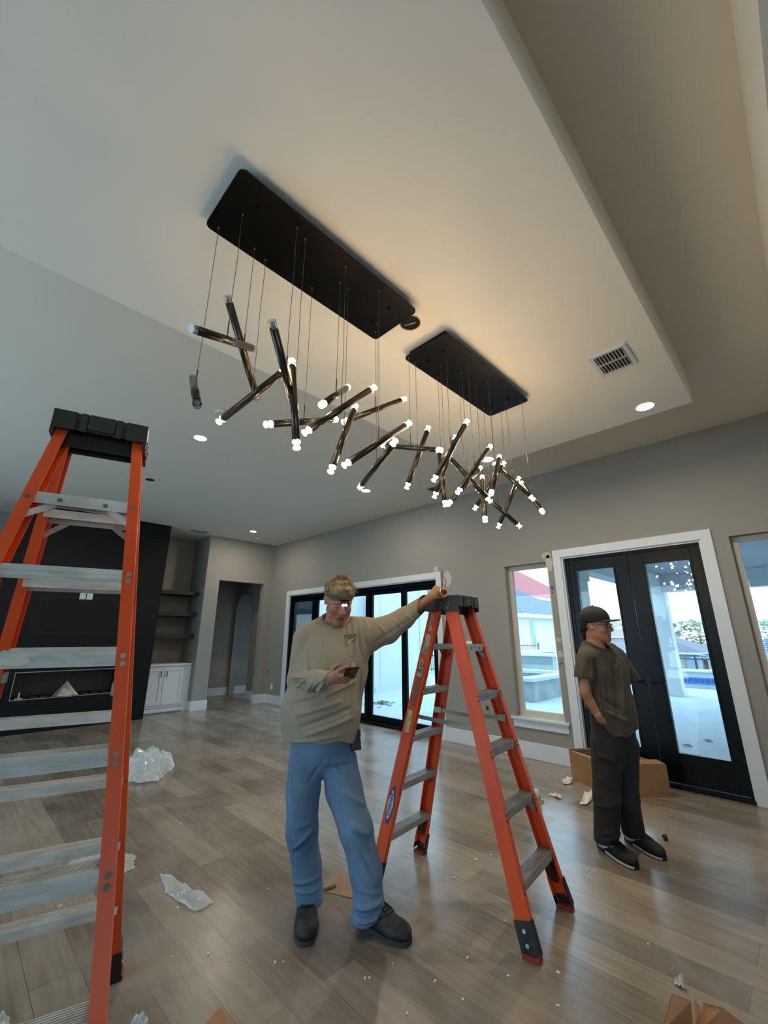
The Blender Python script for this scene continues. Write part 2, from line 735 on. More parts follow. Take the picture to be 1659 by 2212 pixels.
# unseen left window; near window added to fill the room with daylight
for nm, vert in (('window_3', True), ('window_4', False)):
    r0 = empty(nm)
    r0['kind'] = 'structure'
    mb = MB()
    g = MB()
    if vert:
        for y in (.9, 3.27, 5.67, 8.04):
            mb.box(XL - .14, XL - .06, y, y + .06, .25, 2.95)
        mb.box(XL - .14, XL - .06, .9, 8.1, .25, .31)
        mb.box(XL - .14, XL - .06, .9, 8.1, 2.89, 2.95)
        g.box(XL - .105, XL - .095, .93, 8.07, .28, 2.92)
    else:
        for x in (-2.2, -.73, .74):
            mb.box(x, x + .06, YN - .14, YN - .06, .5, 2.4)
        mb.box(-2.2, .8, YN - .14, YN - .06, .5, .56)
        mb.box(-2.2, .8, YN - .14, YN - .06, 2.34, 2.4)
        g.box(-2.17, .77, YN - .105, YN - .095, .53, 2.37)
    mb.build('window_frame', BLACKM, r0)
    g.build('glass_pane', GLASS, r0)


# ------------------------------------------------------------ french door
door = empty('door_1')
door['kind'] = 'structure'
mb = MB()
mb.box(5.49, 5.60, .68, .72, 0, 2.42)
mb.box(5.49, 5.60, 2.09, 2.13, 0, 2.42)
mb.box(5.49, 5.60, .68, 2.13, 2.39, 2.42)
mb.box(5.43, 5.62, .68, 2.13, 0, .035, bev=.004)
mb.build('door_frame', BLACKM, door)


def leaf(y0, y1, gy0, gy1, gz0, gz1, zt, handle):
    mb = MB()
    mb.box(5.50, 5.55, y0, gy0, .04, zt, bev=.003)
    mb.box(5.50, 5.55, gy1, y1, .04, zt, bev=.003)
    mb.box(5.50, 5.55, gy0, gy1, .04, gz0, bev=.003)
    mb.box(5.50, 5.55, gy0, gy1, gz1, zt, bev=.003)
    # glazing bead
    for q in ((gy0, gy0 + .018, gz0, gz1), (gy1 - .018, gy1, gz0, gz1), (gy0, gy1, gz0, gz0 + .018), (gy0, gy1, gz1 - .018, gz1)):
        mb.box(5.492, 5.55, *q, bev=.002)
    p = mb.build('door_panel', BLACKM, door)
    g = MB()
    g.box(5.522, 5.528, gy0, gy1, gz0, gz1)
    g.build('glass_pane', GLASS, p)
    if handle:
        h = MB()
        s = 1 if handle > 0 else -1
        yy = y0 + .05 if s > 0 else y1 - .05
        h.box(5.488, 5.50, yy - .018, yy + .018, .95, 1.01, bev=.003)
        h.tube([(5.50, yy, .98), (5.455, yy, .98), (5.45, yy + s * .05, .98), (5.45, yy + s * .12, .975)], .009)
        h.build('door_handle', mat('handle_black', '14161a', .35, metal=.6), p)


leaf(.72, 1.402, .79, 1.25, .30, 2.27, 2.39, -1)
leaf(1.408, 2.09, 1.55, 2.02, .30, 2.27, 2.39, 1)

# ------------------------------------------------------------ sliding door, five panels
sd = empty('door_2')
sd['kind'] = 'structure'
mb = MB()
mb.box(5.46, 5.62, 4.22, 4.27, 0, 2.34)
mb.box(5.46, 5.62, 8.43, 8.48, 0, 2.34)
mb.box(5.46, 5.62, 4.22, 8.48, 2.28, 2.34)
mb.box(5.44, 5.62, 4.22, 8.48, 0, .045)
mb.build('door_frame', BLACKM, sd)
E5 = [4.27, 5.0, 5.88, 6.72, 7.58, 8.43]
for i in range(5):
    y0, y1 = E5[i], E5[i + 1]
    xo = 5.50 + .035 * (i % 2)
    mb = MB()
    st = .075
    mb.box(xo, xo + .04, y0, y0 + st, .045, 2.28, bev=.002)
    mb.box(xo, xo + .04, y1 - st, y1, .045, 2.28, bev=.002)
    mb.box(xo, xo + .04, y0 + st, y1 - st, .045, .14, bev=.002)
    mb.box(xo, xo + .04, y0 + st, y1 - st, 2.2, 2.28, bev=.002)
    p = mb.build('sliding_panel', BLACKM, sd)
    g = MB()
    g.box(xo + .017, xo + .023, y0 + st, y1 - st, .14, 2.2)
    g.build('glass_pane', GLASS, p)

# ------------------------------------------------------------ windows in the right wall
WFR = mat('window_vinyl', 'cbbfae', 0.5)
for i, (y0, y1, z0, z1) in enumerate((W1, W2)):
    r0 = empty('window_%d' % (i + 1))
    r0['kind'] = 'structure'
    mb = MB()
    fwd = .055
    mb.box(5.54, 5.60, y0, y0 + fwd, z0, z1, bev=.003)
    mb.box(5.54, 5.60, y1 - fwd, y1, z0, z1, bev=.003)
    mb.box(5.54, 5.60, y0, y1, z0, z0 + fwd + .02, bev=.003)
    mb.box(5.54, 5.60, y0, y1, z1 - fwd, z1, bev=.003)
    mb.build('window_frame', WFR, r0)
    g = MB()
    g.box(5.565, 5.571, y0 + fwd, y1 - fwd, z0 + fwd, z1 - fwd)
    g.build('glass_pane', GLASS, r0)
    mb = MB()
    mb.box(XR + .001, 5.545, y0 + .001, y1 - .001, z0 + .0005, z0 + .0045)
    mb.box(XR - .045, XR, y0 - .06, y1 + .06, z0 - .022, z0 + .004, bev=.003)
    mb.box(XR - .018, XR, y0 - .04, y1 + .04, z0 - .115, z0 - .022, bev=.002)
    mb.build('window_sill', TRIM, r0)

# ------------------------------------------------------------ fireplace
FPM = tile_mat('black_tile', '080c11', '1d242b', 8.0, .60, (3.0, -.306), mort=.004, rough=.4, spec=.25)
fp = empty('fireplace', (1.645, 9.05, 0), label='floor-to-ceiling black tiled fireplace wall with long narrow firebox', cat='fireplace')
mb = MB()
X0, X1, FY = .45, 2.84, 9.05
hx0, hx1, hz0, hz1 = .89, 2.33, .50, .90
mb.box(X0, hx0, FY, 10.09, 0, ZH - .002)
mb.box(hx1, X1, FY, 10.09, 0, ZH - .002)
mb.box(hx0, hx1, FY, 10.09, 0, hz0)
mb.box(hx0, hx1, FY, 10.09, hz1, ZH - .002)
mb.box(hx0, hx1, 9.42, 10.09, hz0, hz1)
rel(mb.build('tiled_surround', FPM), fp)
mb = MB()
mb.box(hx0, hx1, FY - .004, FY + .01, hz1 - .003, hz1 + .009)
mb.box(hx0, hx1, FY - .004, FY + .01, hz0 - .009, hz0 + .003)
mb.box(hx0 - .009, hx0, FY - .004, FY + .01, hz0 - .009, hz1 + .009)
mb.box(hx1, hx1 + .009, FY - .004, FY + .01, hz0 - .009, hz1 + .009)
rel(mb.build('metal_trim', mat('trim_steel', 'b5b8ba', .3, metal=.9)), fp)
mb = MB()
mb.box(hx0 + .02, hx1 - .02, 9.40, 9.419, hz0 + .02, hz1 - .02)
for k in range(9):
    mb.box(hx0 + .1 + k * .14, hx0 + .2 + k * .14, 9.12, 9.3, hz0, hz0 + .02, bev=.004)
rel(mb.build('firebox_lining', mat('firebox_black', '1d1a18', .5)), fp)
# two blank plates
for k in (-1, 1):
    mb = MB()
    x = 1.608 + k * .052
    mb.box(x - .045, x + .045, FY - .008, FY, 2.08, 2.19, bev=.002)
    mb.box(x - .006, x + .006, FY - .010, FY - .008, 2.12, 2.15)
    tag(mb.build('cover_plate', WHITEP), 'white cover plate on the black fireplace, %s' % ('left one of the pair' if k < 0 else 'right one of the pair'),
        'wall plate', 'pair of plates on the fireplace')

# bag with papers left in the firebox
mb = MB()
A = [(1.40, 9.06, .505), (1.78, 9.10, .505), (1.60, 9.16, .735)]
mb.face(A)
mb.face([(1.40, 9.06, .505), (1.60, 9.16, .735), (1.50, 9.14, .505)])
mb.face([(1.50, 9.05, .508), (1.74, 9.09, .508), (1.70, 9.16, .54), (1.52, 9.12, .53)])
pb = MB()
pb.prism([(1.48, 9.075, .51), (1.68, 9.10, .51), (1.62, 9.13, .60), (1.56, 9.135, .625)], (0, .004, 0))
pb.box(1.5, 1.68, 9.06, 9.11, .508, .52)
bagp = empty('manual_packet', (1.58, 9.1, .505), label='white leaflets in a clear peaked plastic sleeve in the firebox', cat='packet')
rel(mb.build('plastic_sleeve', glass_mat('thin_plastic', (.55, .57, .6), .2, .2)), bagp)
rel(pb.build('leaflet', mat('paper_white', 'd5d9dc', .7)), bagp)
mb = MB()
random.seed(3)
mb.box(.95, 1.04, 9.08, 9.16, .505, .52)
mb.box(.985, 1.005, 9.1, 9.14, .52, .60)
tag(mb.build('metal_bracket', mat('bracket_beige', 'b9b0a4', .5)), 'small pale bracket standing at left end of the firebox', 'bracket')

# ------------------------------------------------------------ niche: cabinet and shelves
CAB = mat('cabinet_white', 'd4dade', .38)
cab = empty('base_cabinet', (3.3, 9.45, 0), label='white two-door base cabinet in the niche right of fireplace', cat='cabinet')
mb = MB()
mb.box(2.845, 3.765, 9.47, 10.09, .10, .88)
mb.box(2.845, 3.765, 9.50, 10.09, 0, .10)
mb.box(3.66, 3.765, 9.452, 9.47, 0, .88, bev=.002)
mb.box(2.845, 3.66, 9.46, 9.47, .02, .09, bev=.002)
rel(mb.build('cabinet_body', CAB), cab)
for x0, x1, hx in ((2.86, 3.235, 3.185), (3.245, 3.62, 3.29)):
    mb = MB()
    y = 9.448
    mb.box(x0, x1, y + .012, y + .022, .15, .85)
    fr = .065
    mb.box(x0, x0 + fr, y, y + .012, .15, .85, bev=.002)
    mb.box(x1 - fr, x1, y, y + .012, .15, .85, bev=.002)
    mb.box(x0 + fr, x1 - fr, y, y + .012, .15, .15 + fr, bev=.002)
    mb.box(x0 + fr, x1 - fr, y, y + .012, .85 - fr, .85, bev=.002)
    d = rel(mb.build('cabinet_door', CAB), cab)
    h = MB()
    h.box(hx - .006, hx + .006, y - .028, y - .018, .67, .78, bev=.002)
    h.box(hx - .006, hx + .006, y - .02, y, .67, .68)
    h.box(hx - .006, hx + .006, y - .02, y, .77, .78)
    ho = h.build('door_handle', mat('handle_dark', '1b1614', .4, metal=.4))
    ho.parent = d
    ho['label'] = 'dark bronze handle'
mb = MB()
mb.box(2.845, 3.765, 9.425, 10.09, .88, .915, bev=.003)
rel(mb.build('countertop', mat('countertop_stone', 'd8d4ca', .3)), cab)
SHW = mat('dark_walnut', '2b1c17', .5, color2='1d1311', nscale=5, stretch=(1, 8, 8))
for k, (z, nm) in enumerate(((2.355, 'topmost'), (1.905, 'middle'), (1.455, 'lowest'))):
    mb = MB()
    mb.box(2.842, 3.768, 9.52, 10.1, z - .04, z + .04, bev=.004)
    tag(mb.build('floating_shelf', SHW), '%s of three dark brown floating shelves in the niche' % nm, 'shelf', 'floating shelves in the niche')

# ------------------------------------------------------------ small wall fittings
p = on_x(587, 1483, XR)
mb = MB()
mb.box(XR - .007, XR, p.y - .036, p.y + .036, p.z - .06, p.z + .06, bev=.002)
tag(mb.build('outlet_plate', WHITEP), 'white outlet plate low on right wall near the back corner', 'outlet')
p = on_x(1006, 1394, XR)
mb = MB()
mb.box(XR - .008, XR, p.y - .13, p.y + .06, p.z - .07, p.z + .06, bev=.003)
for yy in (-.09, -.035, .02):
    mb.box(XR - .012, XR - .008, p.y + yy - .018, p.y + yy + .018, p.z - .04, p.z + .03, bev=.001)
tag(mb.build('switch_plate', WHITEP), 'wide white switch plate on wall behind the open ladder', 'switch')
DKM = mat('dark_box', '23262b', .7)
for (px, py, x_, nm) in ((579, 1450, XR, 'tiny dark wire hole on right wall above the low outlet'), (1053, 1529, XR, 'tiny dark wire hole on the wall behind the ladder spreader')):
    p = on_x(px, py, XR)
    mb = MB()
    mb.box(XR - .003, XR, p.y - .018, p.y + .018, p.z - .028, p.z + .028)
    tag(mb.build('wire_hole', DKM), nm, 'wall hole')

# ------------------------------------------------------------ things in the ceiling
DL_E = emis('downlight_glow', 'fff1dc', 14.0)
DLR = mat('downlight_ring', 'e8e4dc', .5)


def downlight(x, y, z, label, power=22):
    t = empty('recessed_light', (x, y, z), label=label, cat='ceiling light', group='round recessed ceiling lights')
    mb = MB()
    n = 32
    for r0_, r1_, zz in ((.068, .085, -.004),):
        ring_a = [mb.bm.verts.new((r0_ * math.cos(2 * math.pi * k / n), r0_ * math.sin(2 * math.pi * k / n), zz)) for k in range(n)]
        ring_b = [mb.bm.verts.new((r1_ * math.cos(2 * math.pi * k / n), r1_ * math.sin(2 * math.pi * k / n), zz)) for k in range(n)]
        ring_c = [mb.bm.verts.new((r1_ * math.cos(2 * math.pi * k / n), r1_ * math.sin(2 * math.pi * k / n), 0)) for k in range(n)]
        for k in range(n):
            mb.bm.faces.new((ring_a[k], ring_a[(k + 1) % n], ring_b[(k + 1) % n], ring_b[k]))
            mb.bm.faces.new((ring_b[k], ring_b[(k + 1) % n], ring_c[(k + 1) % n], ring_c[k]))
    mb.build('trim_ring', DLR, t)
    mb = MB()
    mb.tube([(0, 0, -.0005), (0, 0, -.0035)], .070, n=28)
    mb.build('lens', DL_E, t)
    d = bpy.data.lights.new('downlight_lamp', 'AREA')
    d.shape = 'DISK'
    d.size = .12
    d.energy = power
    d.color = (1.0, .86, .68)
    o = bpy.data.objects.new('downlight_lamp', d)
    COL.objects.link(o)
    o.parent = t
    o.location = (0, 0, -.012)
    return t


ZC = 3.352
downlight(3.835, .646, ZC, 'lit recessed light at the corner of dropped panel near the vent')
downlight(3.86, 2.21, ZC, 'lit recessed light behind the right end of the black tube chandeliers')
downlight(1.603, 4.578, ZH, 'lit recessed light above and right of the tall left ladder')
downlight(4.19, 4.56, ZH, 'lit recessed light below the middle of the chandelier tubes')
downlight(4.264, 8.266, ZH, 'farthest lit recessed light, near the back corner above the passage')

HOLE = mat('ceiling_hole_dark', '08090a', .9)
HGR = mat('hole_edge', 'b9ab94', .8)
for x, y, z, r_, nm in ((1.66, 1.417, ZC, .062, 'open round hole between the two black ceiling plates'),
                        (1.634, 6.443, ZH, .06, 'dark round hole in upper ceiling right of the tall ladder')):
    t = empty('ceiling_hole', (x, y, z), label=nm, cat='ceiling hole')
    mb = MB()
    mb.tube([(0, 0, -.0005), (0, 0, -.003)], r_, n=28)
    mb.build('opening', HOLE, t)
    mb = MB()
    n = 28
    for k in range(n):
        a0, a1 = 2 * math.pi * k / n, 2 * math.pi * (k + 1) / n
        mb.face([(r_ * math.cos(a0), r_ * math.sin(a0), -.0035), (r_ * math.cos(a1), r_ * math.sin(a1), -.0035),
                 ((r_ + .006) * math.cos(a1), (r_ + .006) * math.sin(a1), -.0035), ((r_ + .006) * math.cos(a0), (r_ + .006) * math.sin(a0), -.0035)])
    mb.build('cut_edge', HGR, t)
    if z == ZC:
        mb = MB()
        mb.tube([(-.01, .04, -.003), (.0, .01, -.006), (.02, -.03, -.004)], .003, n=6)
        mb.build('loose_wire', mat('wire_white', 'cfc6b4', .5), t)


def vent(x0, x1, y0, y1, z, label, rows=2, m=TRIM, n=9):
    t = empty('ceiling_vent', ((x0 + x1) / 2, (y0 + y1) / 2, z), label=label, cat='vent', group='ceiling air vents')
    hx, hy = (x1 - x0) / 2, (y1 - y0) / 2
    f = .2 * min(hx, hy)
    mb = MB()
    mb.box(-hx, -hx + f, -hy, hy, -.012, 0, bev=.002)
    mb.box(hx - f, hx, -hy, hy, -.012, 0, bev=.002)
    mb.box(-hx + f, hx - f, -hy, -hy + f, -.012, 0, bev=.002)
    mb.box(-hx + f, hx - f, hy - f, hy, -.012, 0, bev=.002)
    if rows == 2:
        mb.box(-.006, .006, -hy + f, hy - f, -.010, -.002)
    mb.build('vent_frame', m, t)
    mb = MB()
    mb.box(-hx + f, hx - f, -hy + f, hy - f, -.0015, -.0005)
    mb.build('duct_backing', DKM, t)
    mb = MB()
    for k in range(n):
        yy = -hy + f + (k + .5) * (2 * hy - 2 * f) / n
        M = Matrix.Translation((0, yy, -.006)) @ Matrix.Rotation(R(40), 4, 'X')
        mb.box(-hx + f, hx - f, -.010, .010, -.001, .001, M=M)
    mb.build('louver', mat('vent_louver', '9c988e', .5), t)


vent(2.815, 3.11, .515, .752, ZC, 'white square air vent in dropped panel beside the chandelier')
p = on_z(430, 1148, ZH)
vent(p.x - .17, p.x + .17, p.y - .10, p.y + .10, ZH, 'grey air vent high above the shelf niche', rows=1, m=mat('vent_grey', '8b8d8c', .5))
p = on_z(942, 1058, ZH)
vent(p.x - .15, p.x + .15, p.y - .08, p.y + .08, ZH, 'small grey vent by the right wall behind the chandelier tubes', rows=1, m=mat('vent_grey', '8b8d8c', .5), n=5)
for px, py, nm in ((479, 889, 'small white smoke detector beyond the first chandelier'), (557, 1162, 'small white smoke detector near the farthest recessed light')):
    p = on_z(px, py, ZH)
    mb = MB()
    mb.tube([(p.x, p.y, ZH), (p.x, p.y, ZH - .02), (p.x, p.y, ZH - .035)], [.065, .065, .05], n=28)
    tag(mb.build('smoke_detector', mat('detector_white', 'c9cac7', .5)), nm, 'smoke detector')
# ------------------------------------------------------------ step ladders (climbable from both sides)
ORANGE = mat('orange_fiberglass', 'e9581c', .42, color2='dc4a16', nscale=5, stretch=(1, 1, .4), bump=.05, bscale=300)
ALU = mat('worn_aluminium', 'd9d8d2', .45, metal=.12, color2='bdbbb5', nscale=9, stretch=(1, 3, 3), bump=.05, bscale=120)
RUB = mat('ladder_black_plastic', '17181b', .45, bump=.04, bscale=150)
CAPM = mat('cap_plastic', '1f1e1c', .5, color2='2d2a24', nscale=12, bump=.05, bscale=90)
RIV = mat('rivet_steel', '7c7468', .4, metal=.8)
REDP = mat('red_foot_pad', '9c2b1c', .7)
STEEL = mat('spreader_steel', '8b877a', .4, metal=.7)


ALU2 = mat('dull_aluminium', 'a9aaa8', .4, metal=.45, color2='8f908f', nscale=9, stretch=(1, 3, 3), bump=.05, bscale=120)


def make_ladder(q, nsteps, label, web=.078, flange=.042, spread_z=.93, stickers=False, group=None, ALU=ALU):
    x, y, th, zt, wt, wb, st, sb, z0, ds = q
    root = empty('step_ladder', (x, y, 0), th, label, 'ladder', group)

    def P(sx, sy, z, ix=0.0, iy=0.0):
        f = 1 - z / zt
        return Vector((sx * ((wt + (wb - wt) * f) / 2 - ix), sy * ((st + (sb - st) * f) / 2 - iy), z))
    zs = [z0 - k * ds for k in range(nsteps)]
    for sy in (-1, 1):
        for sx in (-1, 1):
            # C-channel rail: outer web and two inward flanges
            a, b = P(sx, sy, .06), P(sx, sy, zt + .0)
            d = (b - a).normalized()
            yv = Vector((0, 1, 0))
            yv = (yv - d * yv.dot(d)).normalized()
            xv = d.cross(yv).normalized()
            if xv.x * sx > 0:
                xv = -xv            # points inward
            t = .0045
            prof = [(0, -web / 2), (flange, -web / 2), (flange, -web / 2 + t), (t, -web / 2 + t), (t, web / 2 - t),
                    (flange, web / 2 - t), (flange, web / 2), (0, web / 2)]
            prof = [(u - flange * .35, v) for u, v in prof]
            mb = MB()
            mb.prism([a + xv * u + yv * v for u, v in prof], b - a)
            rail = mb.build('rail', ORANGE, root)
            # moulded foot
            mb = MB()
            A = P(sx, sy, .0)
            A2 = P(sx, sy, .135)
            for (u0, u1, v0, v1) in ((-.006, .0, -web / 2 - .006, web / 2 + .006),):
                pts_ = [A + xv * (u0 - flange * .35) + yv * v0 + Vector((0, 0, .02)), A + xv * (u0 - flange * .35) + Vector((0, 0, .002)) + yv * (v1 * .5),
                        A + xv * (u0 - flange * .35) + yv * v1 + Vector((0, 0, .03)),
                        A2 + xv * (u0 - flange * .35) + yv * v1 * .9, A2 + xv * (u0 - flange * .35) + yv * v0]
                mb.prism(pts_, xv * .007)
            for s_ in (-1, 1):
                vv = s_ * (web / 2 + .003)
                p0 = A + yv * vv - xv * flange * .40 + Vector((0, 0, .015))
                p1 = A2 + yv * vv - xv * flange * .40
                mb.prism([p0, p0 + xv * (flange * 1.0), p1 + xv * (flange * .85), p1], yv * (s_ * .004))
            foot = mb.build('foot_cap', RUB, root)
            mb = MB()
            bx = A + Vector((0, 0, .0))
            mb.box(bx.x - .026, bx.x + .026, bx.y - web / 2 - .002, bx.y + web / 2 + .002, .0005, .017, bev=.003)
            mb.build('foot_pad', REDP, foot)
            mb = MB()
            for zz in (.05, .10):
                c_ = P(sx, sy, zz) - xv * (flange * .35 + .006)
                mb.tube([c_, c_ - xv * .005], .009, n=10)
            mb.build_each('foot_bolt', mat('bright_bolt', 'b9bdbf', .3, metal=.9), foot)
            # black gusset between the lowest step and the rail
            z_ = zs[-1] - .02
            g0 = P(sx, sy, z_, .02)
            g1 = P(sx, sy, z_, .13)
            g2 = P(sx, sy, .12, .02)
            mb = MB()
            gp = [g0, g1]
            for k in range(1, 7):
                a_ = k / 7
                gp.append(g1.lerp(g2, a_) + Vector((-(-sx) * .0, 0, 0)) + (g0 - g1.lerp(g2, a_)) * (.42 * math.sin(math.pi * a_)))
            gp.append(g2)
            mb.prism([p_ - Vector((0, .018, 0)) for p_ in gp], (0, .036, 0))
            mb.build('corner_brace', RUB, root)
    # steps with lips and treads
    for sy in (-1, 1):
        for k, z in enumerate(zs):
            A, B = P(-1, sy, z), P(1, sy, z)
            ln = A.x, B.x
            yc = A.y
            M = Matrix.Translation((0, yc, z))
            mb = MB()
            dpt = .078
            o_ = -sy
            L0, L1 = ln[0] + .004, ln[1] - .004
            mb.box(L0, L1, -dpt / 2, dpt / 2, -.003, 0, M=M)
            front = .043 if k else .040
            fy = sy * dpt / 2
            mb.box(L0, L1, min(fy, fy - sy * .003), max(fy, fy - sy * .003), -front, 0, M=M)
            fy = -sy * dpt / 2
            mb.box(L0, L1, min(fy, fy + sy * .003), max(fy, fy + sy * .003), -front * .8, 0, M=M)
            for r_ in range(9):
                yy = -dpt / 2 + .006 + r_ * (dpt - .012) / 8
                mb.box(L0, L1, yy - .0016, yy + .0016, 0, .0025, M=M)
            if k:
                for zz in (-.012, -.030):
                    yy = sy * dpt / 2
                    mb.box(L0, L1, min(yy, yy + sy * .002), max(yy, yy + sy * .002), zz - .003, zz + .001, M=M)
            step = mb.build('step', ALU, root)
            mb = MB()
            for sx in (-1, 1):
                for dz_ in ((-.012, -.036) if k else (-.022,)):
                    c_ = P(sx, sy, z + dz_)
                    for yy in ((sy * (web / 2)),):
                        mb.tube([c_ + Vector((-sx * flange * .12, yy, 0)), c_ + Vector((-sx * flange * .12, yy + sy * .004, 0))], .0085, n=10)
            if k == 0:
                for xx in (.28, .72):
                    xq = L0 + (L1 - L0) * xx
                    c_ = Vector((xq, yc + sy * dpt / 2, z - .022))
                    mb.tube([c_, c_ + Vector((0, sy * .005, 0))], .008, n=10)
            mb.build_each('step_rivet', RIV, step)
            if k in (0, nsteps - 2):
                for sx in (-1, 1):
                    a_ = P(sx, sy, z - .095, .006)
                    b_ = P(sx, sy, z - .035, .085)
                    a_.y = P(sx, sy, z - .095).y
                    b_.y = yc
                    bb = bar(a_ + Vector((0, sy * .026, 0)), b_ + Vector((0, sy * .026, 0)), .022, .002, (0, 0, 1))
                    bb.build('diagonal_brace', ALU, root)
    # top cap
    hw = wt / 2 + .03
    hd = st / 2 + .075
    cap = MB()
    cap.box(-hw, hw, -hd, hd, zt + .018, zt + .046, bev=.008)
    for s_ in (-1, 1):
        yy0, yy1 = (hd - .012, hd + .006) if s_ > 0 else (-hd - .006, -hd + .012)
        for a_, b_ in ((-1, -.52), (-.44, -.30), (-.28, .28), (.30, .44), (.52, 1)):
            cap.box(a_ * hw, b_ * hw, yy0, yy1, zt - .03 + (.012 if abs(a_ + b_) < .2 else 0), zt + .046, bev=.005)
        cap.box(-hw + .01, hw - .01, min(s_ * (hd - .014), s_ * (hd - .004)), max(s_ * (hd - .014), s_ * (hd - .004)), zt - .025, zt + .03)
        # end plates reach down over the rails
        e0 = s_ * (hw - .012)
        e1 = s_ * hw
        x0_, x1_ = min(e0, e1), max(e0, e1)
        cap.prism([(x0_, -hd, zt + .03), (x0_, hd, zt + .03), (x0_, hd + .004, zt - .055), (x0_, .03, zt - .06), (x0_, 0, zt - .035), (x0_, -.03, zt - .06), (x0_, -hd - .004, zt - .055)], (x1_ - x0_, 0, 0))
    # inner gusset under the cap
    for s_ in (-1, 1):
        yv_ = s_ * (st / 2)
        cap.prism([(-hw + .02, yv_, zt + .02), (hw - .02, yv_, zt + .02), (hw - .02, yv_, zt - .10), (hw - .05, yv_, zt - .075), (-hw + .05, yv_, zt - .075), (-hw + .02, yv_, zt - .10)], (0, s_ * .004, 0))
    co = cap.build('top_cap', CAPM, root)
    mb = MB()
    for s_ in (-1, 1):
        for yy, zz in ((-.06, -.01), (.06, -.01), (-.05, -.035), (.05, -.035), (0.0, .0)):
            mb.tube([(s_ * hw, yy, zt + zz), (s_ * (hw + .004), yy, zt + zz)], .006, n=8)
    mb.build_each('cap_bolt', RIV, co)
    # spreaders
    for sx in (-1, 1):
        a_, b_ = P(sx, -1, spread_z, .025), P(sx, 1, spread_z, .025)
        m_ = (a_ + b_) / 2 + Vector((0, 0, -.012))
        bb = MB()
        bar(a_ + Vector((0, .02, 0)), m_, .024, .003, (0, 0, 1), bb)
        bar(m_, b_ - Vector((0, .02, 0)), .024, .003, (0, 0, 1), bb)
        bb.tube([m_ + Vector((-.006, 0, 0)), m_ + Vector((.006, 0, 0))], .010, n=10)
        for e_ in (a_, b_):
            bb.box(e_.x - .006, e_.x + .006, e_.y - .03, e_.y + .03, e_.z - .02, e_.z + .02, bev=.003)
        bb.build('spreader', STEEL, root)
    return root, P


L1Q = (0.303, 1.977, -.289, 2.262, .262, .722, .07, 1.36, 1.952, .2705)
lad1, LP1 = make_ladder(L1Q, 7, 'tall orange fiberglass step ladder with aluminium steps, cut off by left picture edge',
                        flange=.037, spread_z=1.30)
L2Q = (2.457, 1.767, .095, 1.676, .235, .50, .10, .985, 1.405, .283)
lad2, LP2 = make_ladder(L2Q, 5, 'shorter orange fiberglass step ladder the older man leans his raised hand on',
                        flange=.036, spread_z=.955, ALU=ALU2)


def sticker(P, sx, sy, z0, z1, w, m, parent, name='label_sticker', lab=None, shape=None, seed=0, off=.0025):
    """thin sheet stuck on the outer web of a rail"""
    a, b = P(sx, sy, z0), P(sx, sy, z1)
    d = (b - a).normalized()
    yv = Vector((0, 1, 0))
    yv = (yv - d * yv.dot(d)).normalized()
    n = d.cross(yv).normalized()
    if n.x * sx < 0:
        n = -n
    base_ = a + n * (.036 * .35 + off)
    H = (b - a).length
    mb = MB()
    random.seed(seed)
    if shape == 'oval':
        pts = []
        for k in range(28):
            t = 2 * math.pi * k / 28
            pts.append(base_ + d * (H / 2 + H / 2 * math.sin(t)) + yv * (w / 2 * math.cos(t) * (1 - .35 * abs(math.sin(t)))))
    else:
        L, Rr = [], []
        for k in range(9):
            f = k / 8
            L.append(base_ + d * (H * f) + yv * (-w / 2 * random.uniform(.55, 1)))
            Rr.append(base_ + d * (H * f) + yv * (w / 2 * random.uniform(.55, 1)))
        pts = L + Rr[::-1]
    mb.prism(pts, n * .0008)
    o = mb.build(name, m, parent)
    if lab:
        o['label'] = lab
    M = Matrix((yv, d, yv.cross(d))).transposed().to_4x4()
    if (yv.cross(d)).dot(n) < 0:
        M = Matrix((-yv, d, (-yv).cross(d))).transposed().to_4x4()
    return o, base_ + d * (H / 2) + n * .0012, M, n


STW = mat('worn_label', 'c9c2b2', .7, color2='8d8576', nscale=22)
STG = mat('glue_residue', '7b7468', .8, color2='a0522d', nscale=18)
STY = mat('worn_yellow_label', 'b9b63a', .7, color2='d6d1bd', nscale=25, lo=.45, hi=.55)
INK = mat('label_ink', '141416', .7)
sticker(LP2, -1, 1, 1.49, 1.60, .035, STW, lad2, lab='torn white label', seed=1)
sticker(LP2, -1, 1, 1.34, 1.47, .05, STW, lad2, lab='torn white label', seed=5)
o_, c_, M_, n_ = sticker(LP2, -1, 1, 1.20, 1.31, .05, STW, lad2, lab='torn label with hand-inked letters', seed=8)
text('inked_letters', 'A D', .04, Matrix.Translation(c_) @ M_ @ Matrix.Rotation(R(75), 4, 'Z'), INK, o_)
sticker(LP2, -1, 1, 1.02, 1.19, .045, STG, lad2, name='glue_residue', seed=9)
sticker(LP2, -1, 1, .86, .99, .045, STY, lad2, lab='torn yellow label', seed=12)
LOGOB = mat('logo_blue', '2a3f9c', .5)
LOGOW = mat('logo_white', 'd5dbe2', .5)
o_, c_, M_, n_ = sticker(LP2, -1, 1, .33, .545, .055, LOGOB, lad2, name='maker_badge', lab='blue and white oval maker badge', shape='oval')
w_, c2_, M2_, n2_ = sticker(LP2, -1, 1, .355, .52, .045, LOGOW, o_, name='badge_field', shape='oval', off=.0037)
text('badge_lettering', 'WERNER', .034, Matrix.Translation(c2_ + n2_ * .0004) @ M2_ @ Matrix.Rotation(R(90), 4, 'Z'), INK, o_, shear=.2)
